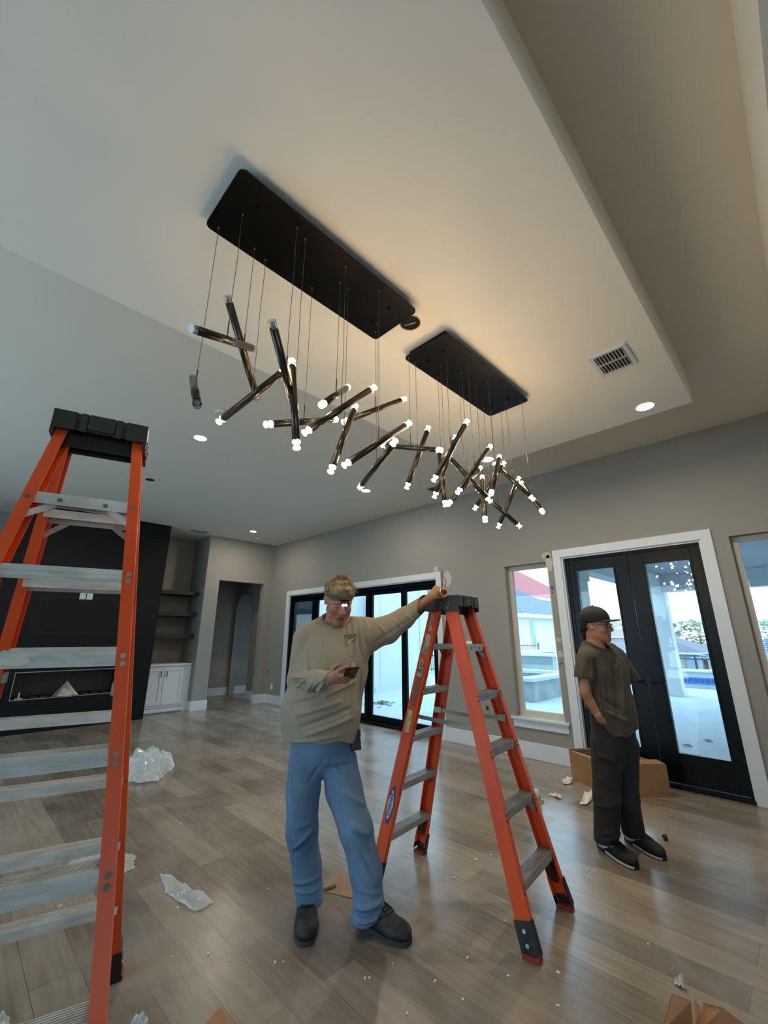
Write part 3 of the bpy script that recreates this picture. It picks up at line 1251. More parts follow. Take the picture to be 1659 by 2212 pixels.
# pale paint spot on the third step of the tall ladder
mb = MB()
a_ = LP1(-1, -1, L1Q[8] - 2 * L1Q[9])
random.seed(4)
pts = [(a_.x + .16 + .045 * math.cos(2 * math.pi * k / 14) * random.uniform(.7, 1.2), a_.y - .0425, a_.z - .022 + .014 * math.sin(2 * math.pi * k / 14) * random.uniform(.6, 1.2)) for k in range(14)]
mb.prism(pts, (0, -.001, 0))
mb.build('paint_spot', mat('dried_paint', 'dcd9cf', .7), lad1)

# ------------------------------------------------------------ chandeliers
PLATE = mat('matte_black_plate', '060606', .4, spec=.14)
TUBEM = mat('gunmetal_tube', '4a4640', .28, metal=.9)
TIP_ON = emis('lit_acrylic_tip', 'ffd193', 80.0)
TIP_EDGE = emis('lit_acrylic_edge', 'ffdfae', 75.0)
TIP_OFF = glass_mat('clear_acrylic_tip', (.86, .87, .88), .22, .05)
TIP_OFFC = mat('unlit_tip_core', 'a9a9a7', .3)
CABLE = mat('hanging_cable', '5c544c', .4, metal=.3)
TUBES1 = [((416.6, 815), (426, 875), 1.60, 'b', 0), ((412, 709), (550, 754), 1.46, 'a', 0), ((490, 637), (556, 864), 1.58, 'b', 0),
          ((587, 693), (642, 905), 1.34, 'a', 0), ((471.5, 912), (622, 795), 1.60, 'b', 1), ((630, 778), (641, 969), 1.36, 'b', 1),
          ((573, 917), (727, 906), 1.58, 'a', 1), ((694, 875), (752, 836), 1.44, 'a', 1), ((656, 936), (810, 836), 1.34, 'a', 1),
          ((739.5, 912), (876, 861), 1.58, 'a', 1), ((768, 876), (714, 1020), 1.44, 'b', 1), ((742, 1006), (885.6, 913), 1.33, 'a', 1),
          ((777, 1054), (855, 951), 1.52, 'b', 1)]
TUBES2 = [((825, 962), (955, 973), 1.60, 'b', 1), ((878, 1055), (926, 922), 1.60, 'a', 1), ((936, 1039), (1010, 908), 1.36, 'a', 1),
          ((938, 1075), (985, 941), 1.50, 'a', 1), ((948, 968), (962, 1093), 1.60, 'b', 1), ((966, 983), (1060.5, 1084), 1.44, 'b', 1),
          ((1030, 1055), (1125, 1139), 1.58, 'b', 1), ((988, 1065), (1060, 963), 1.34, 'a', 1), ((968, 1090), (1038.6, 1009), 1.56, 'a', 1),
          ((1041.7, 1029), (1048, 1126), 1.46, 'b', 1), ((1024.5, 1101), (1090, 998), 1.60, 'a', 1), ((1060.5, 1068), (1079, 985), 1.36, 'a', 1),
          ((1076, 1140), (1121.6, 1031), 1.52, 'a', 1), ((1067, 1001), (1153, 1079), 1.42, 'b', 1), ((1126, 1042), (1173, 1107), 1.32, 'b', 1)]


def chandelier(x0, x1, y0, y1, tubes, label):
    cx_, cy_ = (x0 + x1) / 2, (y0 + y1) / 2
    root = empty('chandelier', (cx_, cy_, 0), label=label, cat='chandelier', group='black plate chandeliers with angled tubes')
    zb = 3.298
    mb = MB()
    r_ = .028
    pts = []
    for sx, sy, a0 in ((1, 1, 0), (-1, 1, 90), (-1, -1, 180), (1, -1, 270)):
        for k in range(6):
            a = R(a0 + 18 * k)
            pts.append(((x1 - x0) / 2 * sx - sx * r_ + r_ * math.cos(a), (y1 - y0) / 2 * sy - sy * r_ + r_ * math.sin(a), zb))
    mb.prism(pts, (0, 0, .010))
    pl = mb.build('ceiling_plate', PLATE, root)
    mb = MB()
    mb.box(-(x1 - x0) / 2 + .03, (x1 - x0) / 2 - .03, -(y1 - y0) / 2 + .03, (y1 - y0) / 2 - .03, zb + .010, 3.352)
    mb.build('mounting_box', PLATE, root)
    mb = MB()
    for fx in (-.38, .38):
        for fy in (-.2, .22):
            mb.tube([(fx * (x1 - x0), fy * (y1 - y0), zb), (fx * (x1 - x0), fy * (y1 - y0), zb - .012)], .009, n=12)
    mb.build_each('plate_knob', PLATE, pl)
    for (a, b, ym, sg, on) in tubes:
        d1, d2 = ray(*a), ray(*b)
        best = None
        for k in range(-400, 401):
            y1_ = ym * (1 + k / 1000)
            y2_ = 2 * ym - y1_
            P1, P2 = d1 * (y1_ / d1.y), d2 * (y2_ / d2.y)
            e = abs((P1 - P2).length - .455)
            closer_a = P1.dot(fw) < P2.dot(fw)
            pen = 0 if closer_a == (sg == 'a') else .02
            if best is None or e + pen < best[0]:
                best = (e + pen, P1, P2)
        o3 = Vector((0, 0, CAM_H)) - root.location
        A, B = best[1] + o3, best[2] + o3
        d = (B - A).normalized()
        Lt = (B - A).length
        tr = .0165
        tl = .034
        mb = MB()
        mb.tube([A + d * tl * .9, B - d * tl * .9], tr, n=20)
        t = mb.build('tube', TUBEM, root)
        for e0, dd in ((A, d), (B, -d)):
            mb = MB()
            if on:
                mb.tube([e0 + dd * .002, e0 + dd * tl], tr * .62, n=14, mi=0)
                mb.tube([e0 + dd * .0, e0 + dd * .004], [tr * .9, tr * .95], n=18, mi=1)
                mb.tube([e0 + dd * (tl - .006), e0 + dd * (tl + .001)], [tr * 1.0, tr * 1.0], n=18, mi=1)
                mb.build('light_tip', [TIP_ON, TIP_EDGE], t)
            else:
                mb.tube([e0 + dd * .0, e0 + dd * tl], tr * .98, n=18, mi=0)
                mb.tube([e0 + dd * .006, e0 + dd * tl], tr * .55, n=14, mi=1)
                mb.build('light_tip', [TIP_OFF, TIP_OFFC], t)['label'] = 'unlit clear tip'
        m_ = (A + B) / 2 + Vector((0, 0, tr))
        mb = MB()
        mb.tube([m_, m_ + Vector((0, 0, .075))], .0032, n=8)
        wob = random.uniform(-.003, .003)
        cab_pts = [m_ + Vector((0, 0, .07))]
        for k in range(1, 6):
            f = k / 6
            cab_pts.append(Vector((m_.x + wob * math.sin(f * 9), m_.y + wob * math.cos(f * 7), m_.z + .07 + (zb - m_.z - .07) * f)))
        top = Vector((m_.x, m_.y, zb))
        cab_pts.append(top)
        mb.tube(cab_pts, .0013, n=6)
        mb.tube([top, top - Vector((0, 0, .012))], .005, n=8)
        mb.build('cable', CABLE, root)
    return root


chandelier(.462, 1.574, 1.285, 1.640, TUBES1, 'larger-looking left chandelier, black ceiling plate with partly unlit gunmetal tubes')
chandelier(1.840, 2.960, 1.275, 1.635, TUBES2, 'farther right chandelier, black ceiling plate with fully lit gunmetal tubes')
# ------------------------------------------------------------ outside: terrace, porch, wing, pool, neighbours
CONC = mat('pale_concrete', 'c6ccd0', .8, color2='b8c0c6', nscale=1.3, bump=.04, bscale=60)
STUC = mat('white_stucco', 'd2d5d6', .85, bump=.05, bscale=90)
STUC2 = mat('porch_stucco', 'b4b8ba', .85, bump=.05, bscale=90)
o_ = MB()
o_.box(XR + .2, 15.9, -9, 26, -.14, -.03)
struct('ground_terrace', o_, CONC)
# porch roof on columns
PLK = tile_mat('porch_planks', '96989a', '4b4c4e', 30, .14, (0, 0), vec=(1, 0), mort=.016, rough=.55)
o_ = MB()
o_.box(XR + .2, 13.95, -8, 3.05, 3.05, 3.15)
struct('ceiling_porch', o_, PLK)
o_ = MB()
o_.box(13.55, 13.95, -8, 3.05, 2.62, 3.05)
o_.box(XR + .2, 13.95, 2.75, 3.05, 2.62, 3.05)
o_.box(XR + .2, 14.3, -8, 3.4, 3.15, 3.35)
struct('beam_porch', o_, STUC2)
for nm, x, y, s in (('far corner', 13.55, 2.70, .38), ('off-right', 13.55, -3.2, .38)):
    mb = MB()
    mb.box(x, x + s, y, y + s - .03, -.03, 2.62, bev=.01)
    mb.box(x - .03, x + s + .03, y - .03, y + s, -.03, .09, bev=.01)
    if nm == 'off-right':
        continue
    tag(mb.build('porch_column', STUC), 'square pale stucco column holding the far corner of the porch', 'column')
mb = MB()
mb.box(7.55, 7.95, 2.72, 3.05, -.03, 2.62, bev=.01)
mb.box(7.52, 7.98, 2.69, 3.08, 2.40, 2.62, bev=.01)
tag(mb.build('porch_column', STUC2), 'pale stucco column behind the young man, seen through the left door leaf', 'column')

# wing of the house beyond the sliding door
o_ = MB()
o_.box(XR + .2, 6.1, 9.3, 9.45, -.1, 3.9)
o_.box(6.1, 6.8, 9.3, 9.45, -.1, .55)
o_.box(6.1, 6.8, 9.3, 9.45, 2.45, 3.9)
o_.box(6.8, 7.4, 9.3, 9.45, -.1, 3.9)
o_.box(7.4, 8.0, 9.3, 9.45, -.1, .55)
o_.box(7.4, 8.0, 9.3, 9.45, 2.45, 3.9)
o_.box(8.0, 8.75, 9.3, 9.45, -.1, 3.9)
struct('wall_wing', o_, STUC)
for k, (x0, x1, nm) in enumerate(((6.1, 6.8, 'left'), (7.4, 8.0, 'right'))):
    r0 = empty('window_%d' % (5 + k))
    r0['kind'] = 'structure'
    mb = MB()
    for q in ((x0, x0 + .06, .55, 2.45), (x1 - .06, x1, .55, 2.45), (x0, x1, .55, .61), (x0, x1, 2.39, 2.45)):
        mb.box(q[0], q[1], 9.33, 9.41, q[2], q[3])
    mb.build('window_frame', BLACKM, r0)
    g = MB()
    g.box(x0 + .06, x1 - .06, 9.365, 9.371, .61, 2.39)
    g.build('glass_pane', GLASS, r0)
o_ = MB()
o_.box(8.55, 10.9, 8.86, 9.25, -.03, 3.9)
o_.box(8.75, 8.83, 8.83, 8.86, .10, 3.6)
o_.box(10.5, 10.9, 8.82, 8.86, -.03, 3.9)
o_.box(8.55, 10.9, 8.82, 8.86, -.03, .12)
o_.box(8.5, 8.75, 8.84, 11.2, -.03, 3.9)
struct('wall_courtyard', o_, STUC)
# a second house front with a large window and tiled eaves, seen through the right sliding panel
RDK = roof_mat('slate_blue_tiles', '3c4658', '8c9bb0', 3.0)
RRD = roof_mat('terracotta_tiles', 'a04a48', 'd0807a', 3.2)
RBR = roof_mat('brown_tiles', '5c5560', '8f8a96', 2.5)
HWALL = mat('cream_house_wall', 'd3d3c4', .85)
HWALL2 = mat('grey_house_wall', '98a4ae', .85)
WDK = mat('far_window_glass', '6b9aa0', .15)


def hip_roof(mb, x0, x1, y0, y1, z0, z1, over=.5):
    a = [(x0 - over, y0 - over, z0), (x1 + over, y0 - over, z0), (x1 + over, y1 + over, z0), (x0 - over, y1 + over, z0)]
    w_, d_ = x1 - x0, y1 - y0
    if w_ > d_:
        r1, r2 = (x0 + d_ / 2, (y0 + y1) / 2, z1), (x1 - d_ / 2, (y0 + y1) / 2, z1)
        mb.face([a[0], a[1], r2, r1])
        mb.face([a[1], a[2], r2])
        mb.face([a[2], a[3], r1, r2])
        mb.face([a[3], a[0], r1])
    else:
        r1, r2 = ((x0 + x1) / 2, y0 + w_ / 2, z1), ((x0 + x1) / 2, y1 - w_ / 2, z1)
        mb.face([a[0], a[1], r1])
        mb.face([a[1], a[2], r2, r1])
        mb.face([a[2], a[3], r2])
        mb.face([a[3], a[0], r1, r2])
    mb.face(a[::-1])


def house(name, x0, x1, y0, y1, z0, ze, zr, wallm, roofm, label, cat='building', wins=(), chim=False, fx=None):
    r0 = empty(name, ((x0 + x1) / 2, (y0 + y1) / 2, z0), label=label, cat=cat)
    mb = MB()
    mb.box(x0, x1, y0, y1, z0, ze)
    rel(mb.build('wall', wallm), r0)
    mb = MB()
    hip_roof(mb, x0, x1, y0, y1, ze, zr)
    rf = rel(mb.build('roof', roofm), r0)
    mb = MB()
    mb.box(x0 - .5, x1 + .5, y0 - .5, y1 + .5, ze - .18, ze)
    rel(mb.build('gutter', mat('gutter_white', 'd5dbe0', .6)), r0)
    for (ax, u0, u1, v0, v1) in wins:
        mb = MB()
        if ax == 'x':
            mb.box(x0 - .06, x0 + .02, u0, u1, v0, v1)
        else:
            mb.box(u0, u1, y0 - .06, y0 + .02, v0, v1)
        w_ = rel(mb.build('window', mat('far_window_frame', 'aab3b8', .5)), r0)
        mb = MB()
        m_ = .12
        if ax == 'x':
            mb.box(x0 - .075, x0 - .06, u0 + m_, u1 - m_, v0 + m_, v1 - m_)
        else:
            mb.box(u0 + m_, u1 - m_, y0 - .075, y0 - .06, v0 + m_, v1 - m_)
        g = mb.build('pane', WDK)
        g.parent = w_
    return r0


house('guest_house', 12.6, 18.6, 12.5, 17.0, -.03, 3.2, 5.2, HWALL, RDK,
      'guest house with teal window and tiled eaves beyond the sliding door', wins=(('y', 13.3, 15.6, .55, 2.6),))
# leaf litter heap on the terrace
random.seed(5)
mb = MB()
lp_ = on_z(825, 1521, -.03)
LEAF = mat('dead_leaves', '5e5347', .9, color2='8a7d6c', nscale=20)
for k in range(150):
    r_ = abs(random.gauss(0, .12))
    a_ = random.uniform(0, 6.28)
    c_ = Vector((lp_.x + r_ * 1.7 * math.cos(a_), lp_.y + r_ * 1.7 * math.sin(a_), -.025 + max(0, .07 - r_ * .35) * random.random()))
    M = Matrix.Translation(c_) @ Matrix.Rotation(random.uniform(0, 6.28), 4, 'Z') @ Matrix.Rotation(random.uniform(-.5, .5), 4, 'X')
    mb.face([(-.035, 0, 0), (0, -.014, .006), (.035, 0, 0), (0, .014, .006)], M=M)
tag(mb.build('leaf_heap', LEAF), 'small heap of dead leaves on the terrace outside the sliding door', 'leaves', kind='stuff')
for px, py, nm in ((1530, 1602, 'reddish fallen leaf on the terrace outside the right door leaf'), (1484, 1612, 'brown curled leaf on the terrace outside the right door leaf')):
    p = on_z(px, py, -.03)
    mb = MB()
    M = Matrix.Translation(p + Vector((0, 0, .012))) @ Matrix.Rotation(px, 4, 'Z')
    mb.face([(-.09, 0, 0), (-.02, -.03, .012), (.08, 0, 0), (-.02, .03, .015)], M=M)
    mb.face([(-.02, -.03, .012), (.0, -.07, 0), (.03, -.015, .01)], M=M)
    mb.face([(-.02, .03, .012), (.0, .07, 0), (.03, .015, .01)], M=M)
    tag(mb.build('fallen_leaf', mat('leaf_red', '7d4a45', .9)), nm, 'leaf', 'fallen leaves on the terrace')

# unfinished spa planter and raised pool edge
RAW = mat('raw_block_grey', '8e9a97', .9, color2='a9b3b2', nscale=2.5, bump=.15, bscale=20)
CPG = mat('pale_coping', 'cfe0e4', .6)
mb = MB()
sx0, sx1, sy0, sy1 = 9.95, 12.6, 4.95, 7.4
mb.box(sx0, sx1, sy0, sy0 + .3, -.03, .42)
mb.box(sx0, sx1, sy1 - .3, sy1, -.03, .42)
mb.box(sx0, sx0 + .3, sy0 + .3, sy1 - .3, -.03, .42)
mb.box(sx1 - .3, sx1, sy0 + .3, sy1 - .3, -.03, .42)
spa = empty('spa_basin', ((sx0 + sx1) / 2, (sy0 + sy1) / 2, 0), label='unfinished raised concrete spa basin on the terrace, seen through tall window', cat='spa')
rel(mb.build('basin_wall', RAW), spa)
mb = MB()
mb.box(sx0 - .04, sx1 + .04, sy0 - .04, sy0 + .34, .42, .50, bev=.01)
mb.box(sx0 - .04, sx1 + .04, sy1 - .34, sy1 + .04, .42, .50, bev=.01)
mb.box(sx0 - .04, sx0 + .34, sy0 + .34, sy1 - .34, .42, .50)
mb.box(sx1 - .34, sx1 + .04, sy0 + .34, sy1 - .34, .42, .50)
rel(mb.build('coping', CPG), spa)
mb = MB()
mb.box(13.3, 17.5, 7.7, 8.0, -.03, .85)
mb.box(13.3, 13.6, 5.9, 7.7, -.03, .85)
pw = empty('pool_back_wall', (15, 7.8, 0), label='taller unfinished pool wall with dark tile band behind the spa basin', cat='wall')
rel(mb.build('block_wall', RAW), pw)
mb = MB()
mb.box(13.27, 17.5, 7.67, 7.7, .62, .84)
mb.box(13.27, 13.3, 5.9, 7.67, .62, .84)
rel(mb.build('tile_band', mat('band_slate', '5d7684', .4)), pw)
mb = MB()
mb.box(13.2, 17.5, 7.6, 8.1, .85, .93, bev=.01)
mb.box(13.2, 13.7, 5.8, 7.7, .85, .93, bev=.01)
rel(mb.build('coping', CPG), pw)

# pool in front of the porch
o_ = MB()
o_.box(15.9, 17.4, -9, 5.2, -.5, -.09)
struct('water_pool', o_, mat('pool_water', '8fa3ae', .15))
pe = empty('pool_edge', (17.6, 0, 0), label='long low pool wall with blue tile band beyond the french door', cat='wall')
mb = MB()
mb.box(17.4, 17.75, -9, 5.2, -.3, .34)
rel(mb.build('wall_body', STUC), pe)
mb = MB()
mb.box(17.37, 17.4, -9, 5.2, -.02, .17)
rel(mb.build('tile_band', tile_mat('blue_pool_tile', '2e62a8', '6d93c4', .16, .16, (0, 0), vec=(1, 2), mort=.01)), pe)
mb = MB()
mb.box(17.3, 17.85, -9, 5.3, .34, .40, bev=.01)
rel(mb.build('coping', CPG), pe)
# black picket fences
FEN = mat('black_fence', '2c3840', .5)


def fence(name, A, B, z0, z1, label, step=.12, fn='iron_fence'):
    A, B = Vector(A), Vector(B)
    r0 = empty(fn, A, label=label, cat='fence')
    L = (B - A).length
    d = (B - A).normalized()
    mb = MB()
    for z in (z0 + .08, z1 - .08):
        bar(A + Vector((0, 0, z)), B + Vector((0, 0, z)), .03, .02, (0, 0, 1), mb)
    rel(mb.build('rail', FEN), r0)
    n = int(L / step)
    mb = MB()
    for k in range(n):
        p_ = A + d * (k * step)
        mb.box(p_.x - .008, p_.x + .008, p_.y - .008, p_.y + .008, z0, z1)
    rel(mb.build('pickets', FEN), r0)['kind'] = 'stuff'
    mb = MB()
    for k in range(int(L / 2.4) + 1):
        p_ = A + d * (k * 2.4)
        mb.box(p_.x - .03, p_.x + .03, p_.y - .03, p_.y + .03, z0 - .1, z1 + .06)
    rel(mb.build('posts', FEN), r0)


fence('', (19.6, 9.3, 0), (19.0, 10.9, 0), .1, 1.1, 'black picket fence behind the pool wall, seen through tall window')
fence('', (13.0, 11.6, 0), (16.5, 11.3, 0), .075, .75, 'low black railing before the guest house window')
# lake and far bank
o_ = MB()
o_.box(18.2, 60, -60, 90, -3.9, -3.7)
struct('water_lake', o_, mat('lake_water', '5f7a8a', .18, bump=.5, bscale=1.5))
o_ = MB()
o_.box(17.75, 48, 9.0, 60, -3.8, -.6)
o_.box(53, 400, -200, 300, -4.4, -3.5)
struct('ground_far', o_, mat('far_ground', '7b8a78', .95))
ct = house
house('pool_house', 20.5, 27.0, 10.6, 16.0, -.6, 2.55, 4.6, HWALL, RDK, 'cream neighbouring house with dark tiled roof seen through tall window',
      wins=(('y', 21.6, 22.1, .9, 2.2),))
house('red_roof_house', 29, 44, 16.5, 28, -.6, 4.6, 9.2, HWALL, RRD, 'house with bright terracotta roof behind the cream neighbouring house')
# dock pavilion and lake houses seen through the french door
pv = empty('boat_pavilion', (27, 3.0, -3.7), label='open boat dock pavilion with hipped tile roof on the lake', cat='pavilion')
mb = MB()
hip_roof(mb, 24.5, 30, -1.4, 4.0, .45, 1.45, .5)
rel(mb.build('roof', RDK), pv)
for x_, y_ in ((24.6, 3.8), (24.6, 1.2), (29.8, 3.8), (29.8, 1.2), (24.6, -1.2), (29.8, -1.2)):
    mb = MB()
    mb.box(x_ - .07, x_ + .07, y_ - .07, y_ + .07, -3.7, .45)
    rel(mb.build('post', mat('dock_post', '6b4a42', .8)), pv)
mb = MB()
mb.box(24.3, 30.2, -1.6, 4.2, -2.6, -2.4)
rel(mb.build('deck', mat('dock_deck', '9a927f', .8)), pv)
fence('', (18.9, -4, 0), (18.9, 5.6, 0), .2, .75, 'thin dark railing on the lake side of the pool', step=.5, fn='lake_railing')
house('lake_house', 55, 68, 9, 19, -3.6, -.2, 1.9, HWALL2, RBR, 'blue-grey lake house with low tiled roof across the water',
      wins=(('x', 10.5, 12.5, -2.6, -.8), ('x', 14, 16.5, -2.6, -.8)))
house('lake_house', 59, 72, -10, 2, -3.6, .7, 3.0, HWALL2, RBR, 'taller grey lake house across the water, right side of the french door',
      wins=(('x', -8, -6, -1.5, .2), ('x', -3, -.5, -1.5, .2)))
house('lake_house', 66, 78, 20.5, 29, -3.6, 1.4, 3.6, mat('pink_house_wall', 'b59a98', .85), mat('pinkish_roof', '8d6f72', .85),
      'pinkish two-storey lake house behind the young man\'s face', wins=(('x', 23, 25, -1, .8),))
house('lake_house', 48, 57, 33, 40, -3.6, -.9, .9, HWALL, RRD, 'small lake house with red roof across the water left of french door')

# trees across the lake and by the houses
BARK = mat('tree_bark', '5d5148', .9)
LEAFS = [mat('hazed_foliage_green', '8fa088', .95, color2='b0bca4', nscale=.9, bump=.6, bscale=2.5),
         mat('hazed_foliage_olive', 'a3a38a', .95, color2='b9b09a', nscale=.9, bump=.6, bscale=2.5)]


def tree(x, y, zb, h, r, seed, label, kind=0):
    random.seed(seed)
    t = empty('broadleaf_tree', (x, y, zb), label=label, cat='tree', group='trees across the water')
    mb = MB()
    mb.tube([(0, 0, 0), (random.uniform(-.2, .2), 0, h * .3), (0, random.uniform(-.2, .2), h * .7)], [h * .03, h * .022, h * .008], n=7)
    for k in range(7):
        a = k * 2.4
        mb.tube([(0, 0, h * (.3 + .04 * k)), (r * .6 * math.cos(a), r * .6 * math.sin(a), h * (.55 + .05 * k))], [h * .012, h * .003], n=5)
    mb.build('trunk', BARK, t)
    mb = MB()
    for k in range(900):
        a = random.uniform(0, 6.283)
        u = random.uniform(-1, 1)
        rr = random.uniform(.55, 1) ** .5
        c_ = Vector((r * rr * math.sqrt(1 - u * u) * math.cos(a), r * rr * math.sqrt(1 - u * u) * math.sin(a), h * .64 + h * .36 * rr * u))
        c_ *= 1
        s_ = min(r, 4.5) * random.uniform(.06, .12)
        M = Matrix.Translation(c_) @ Matrix.Rotation(random.uniform(0, 6.28), 4, 'Z') @ Matrix.Rotation(random.uniform(0, 3.14), 4, 'X')
        mb.face([(-s_, 0, 0), (-s_ * .2, -s_ * .6, s_ * .2), (s_, 0, 0), (s_ * .2, s_ * .6, s_ * .2)], M=M)
    mb.build('foliage', LEAFS[kind], t)


TR = [(84, 13, 7.7, 6, 0, 'rounded olive tree rising above the lake houses, centre of the right door leaf', 1),
      (96, 5, 7.6, 6, 1, 'green tree behind the taller grey lake house', 0),
      (70, 38, 6.8, 5, 2, 'leafy tree behind the young man\'s face across the lake', 0),
      (56, 27, 5.8, 3.2, 3, 'bushy pale tree beside the small red-roofed lake house', 1),
      (98, 26, 8.2, 7, 4, 'broad tree between the lake houses behind the porch column', 0),
      (88, -8, 7.8, 6, 5, 'tall tree at the right edge of the french door view', 1),
      (50, 22.8, 9.2, 2.2, 6, 'sparse green tree top beside the terracotta roof in the tall window', 0)]
for x, y, h, r, sd_, lb, kd in TR:
    tree(x, y, -.6 if x < 45 else -3.6, h, r, sd_, lb, kd)
# ------------------------------------------------------------ packing litter on the floor
PLB = glass_mat('clear_poly_film', (.80, .86, .88), .0)


def film_mat():
    m = bpy.data.materials.new('crumpled_poly_film')
    m.use_nodes = True
    nt = m.node_tree
    b = nt.nodes['Principled BSDF']
    b.inputs['Base Color'].default_value = lin('dfe8ec')
    b.inputs['Roughness'].default_value = .18
    b.inputs['Specular IOR Level'].default_value = .8
    b.inputs['Alpha'].default_value = .5
    return m


FILM = film_mat()
PAPER = mat('packing_paper', 'd8d2c6', .8, bump=.2, bscale=30)
CARD = mat('cardboard', '9a7550', .85, color2='8c6843', nscale=3, bump=.05, bscale=120)
CARD_E = mat('cardboard_pale_edge', 'b39b80', .85)
CARD_O = mat('orange_cardboard', 'a9714a', .85, color2='b98560', nscale=4)


def vnoise(x, y, s):
    return (math.sin(x * 12.9 * s + 1.3) * math.cos(y * 9.7 * s + .7) + .6 * math.sin((x + y) * 23.1 * s + 2.1) + .4 * math.cos((x * 1.7 - y) * 37.7 * s))


def sheet(name, poly, hgt, m, label, cat, group=None, n=26, seed=0, sc=1.0, mound=0.0):
    """crumpled sheet lying on the floor inside the outline poly (world x, y)"""
    from mathutils.geometry import tessellate_polygon
    cx_ = sum(p[0] for p in poly) / len(poly)
    cy_ = sum(p[1] for p in poly) / len(poly)
    R_ = max(math.hypot(p[0] - cx_, p[1] - cy_) for p in poly)
    random.seed(seed)

    def edge(a):
        best = 0
        dx, dy = math.cos(a), math.sin(a)
        for i in range(len(poly)):
            x1, y1 = poly[i][0] - cx_, poly[i][1] - cy_
            x2, y2 = poly[(i + 1) % len(poly)][0] - cx_, poly[(i + 1) % len(poly)][1] - cy_
            den = dx * (y2 - y1) - dy * (x2 - x1)
            if abs(den) < 1e-9:
                continue
            t = (x1 * (y2 - y1) - y1 * (x2 - x1)) / den
            u = (x1 * dy - y1 * dx) / den
            if t > 0 and -1e-6 <= u <= 1 + 1e-6:
                best = max(best, t)
        return best
    bm = bmesh.new()
    rings = []
    na = n * 2
    ed = [edge(2 * math.pi * k / na) * random.uniform(.93, 1.04) for k in range(na)]
    for i in range(1, n // 2 + 1):
        f = i / (n // 2)
        ring = []
        for k in range(na):
            a = 2 * math.pi * k / na
            x, y = ed[k] * f * math.cos(a), ed[k] * f * math.sin(a)
            z = abs(vnoise(x / R_ * .22 + seed, y / R_ * .22, sc)) * hgt * .5 + abs(vnoise(x / R_ * .5 + seed, y / R_ * .4, sc)) * hgt * .16
            z += mound * (1 - f * f) + random.uniform(0, hgt * .02)
            ring.append(bm.verts.new((x, y, .003 + z * (1 if f < 1 else .35))))
        rings.append(ring)
    c0 = bm.verts.new((0, 0, .003 + mound + hgt * .5))
    for k in range(na):
        bm.faces.new((c0, rings[0][k], rings[0][(k + 1) % na]))
    for a, b in zip(rings, rings[1:]):
        for k in range(na):
            bm.faces.new((a[k], b[k], b[(k + 1) % na], a[(k + 1) % na]))
    me = bpy.data.meshes.new(name)
    bm.to_mesh(me)
    bm.free()
    me.materials.append(m)
    if mound > 9:
        me.polygons.foreach_set('use_smooth', [True] * len(me.polygons))
    o = bpy.data.objects.new(name, me)
    o.location = (cx_, cy_, 0)
    COL.objects.link(o)
    return tag(o, label, cat, group)


def fpoly(pts):
    return [tuple(on_z(x, y, 0))[:2] for x, y in pts]


sheet('plastic_bag', fpoly([(262, 1690), (300, 1695), (345, 1690), (362, 1672), (376, 1662), (370, 1640), (335, 1634), (292, 1640), (262, 1655)]), .11, FILM,
      'crumpled clear plastic bag heaped on the floor beyond the tall ladder', 'plastic bag', 'clear plastic bags on the floor', n=44, seed=2, sc=1.35, mound=.13)
sheet('plastic_bag', fpoly([(343, 1887), (356, 1930), (395, 1958), (420, 1972), (468, 1951), (440, 1938), (405, 1918), (372, 1896)]), .035, FILM,
      'flat torn strip of clear plastic film right of the tall ladder', 'plastic bag', 'clear plastic bags on the floor', seed=5, sc=.9)
sheet('plastic_bag', fpoly([(148, 1862), (150, 1905), (200, 1913), (250, 1893), (290, 1880), (293, 1848), (230, 1840), (180, 1845)]), .03, FILM,
      'clear plastic sheet lying behind the lower steps of the tall ladder', 'plastic bag', 'clear plastic bags on the floor', seed=8, sc=.8)
sheet('plastic_bag', fpoly([(280, 2216), (290, 2200), (312, 2198), (325, 2222)]), .03, FILM, 'small scrap of clear plastic at the bottom edge beside ladder rail', 'plastic bag',
      'clear plastic bags on the floor', n=14, seed=11, sc=1.0)
sheet('plastic_bag', fpoly([(-25, 2190), (0, 2196), (20, 2200), (22, 2225), (-30, 2225)]), .03, FILM, 'white plastic scrap at the very bottom left corner', 'plastic bag',
      'clear plastic bags on the floor', n=14, seed=12, sc=1.0)
SCR = 'torn packing paper scraps near the cardboard box'
sheet('paper_scrap', fpoly([(1213, 1690), (1222, 1683), (1240, 1683), (1236, 1694), (1218, 1697)]), .05, PAPER, 'crumpled pale paper scrap touching the left end of cardboard box', 'paper', SCR, n=14, seed=21)
sheet('paper_scrap', fpoly([(1250, 1738), (1262, 1744), (1290, 1722), (1296, 1700), (1272, 1712)]), .05, PAPER, 'long torn paper strip leaning toward the young man\'s leg', 'paper', SCR, n=14, seed=22)
sheet('paper_scrap', fpoly([(1183, 1718), (1198, 1715), (1216, 1722), (1212, 1729), (1194, 1721)]), .03, PAPER, 'thin curled paper scrap on floor between ladder and young man', 'paper', SCR, n=12, seed=23)
mb = MB()
p = on_z(1152, 1734, 0)
mb.tube([(p.x - .05, p.y + .04, .055), (p.x + .05, p.y - .03, .055)], .052, n=20)
mb.box(p.x - .02, p.x + .09, p.y - .06, p.y + .02, 0, .02)
tag(mb.build('crumpled_ball', PAPER), 'wadded off-white packing ball beside right rail of shorter ladder', 'packing ball')
mb = MB()
p = on_z(1440, 1815, 0)
mb.tube([(p.x - .025, p.y, .012), (p.x + .02, p.y + .01, .016), (p.x + .03, p.y + .03, .01)], [.012, .016, .009], n=8)
tag(mb.build('foam_plug', mat('dark_foam', '2f2522', .9)), 'small dark brown plug on floor right of the young man\'s shoes', 'debris')

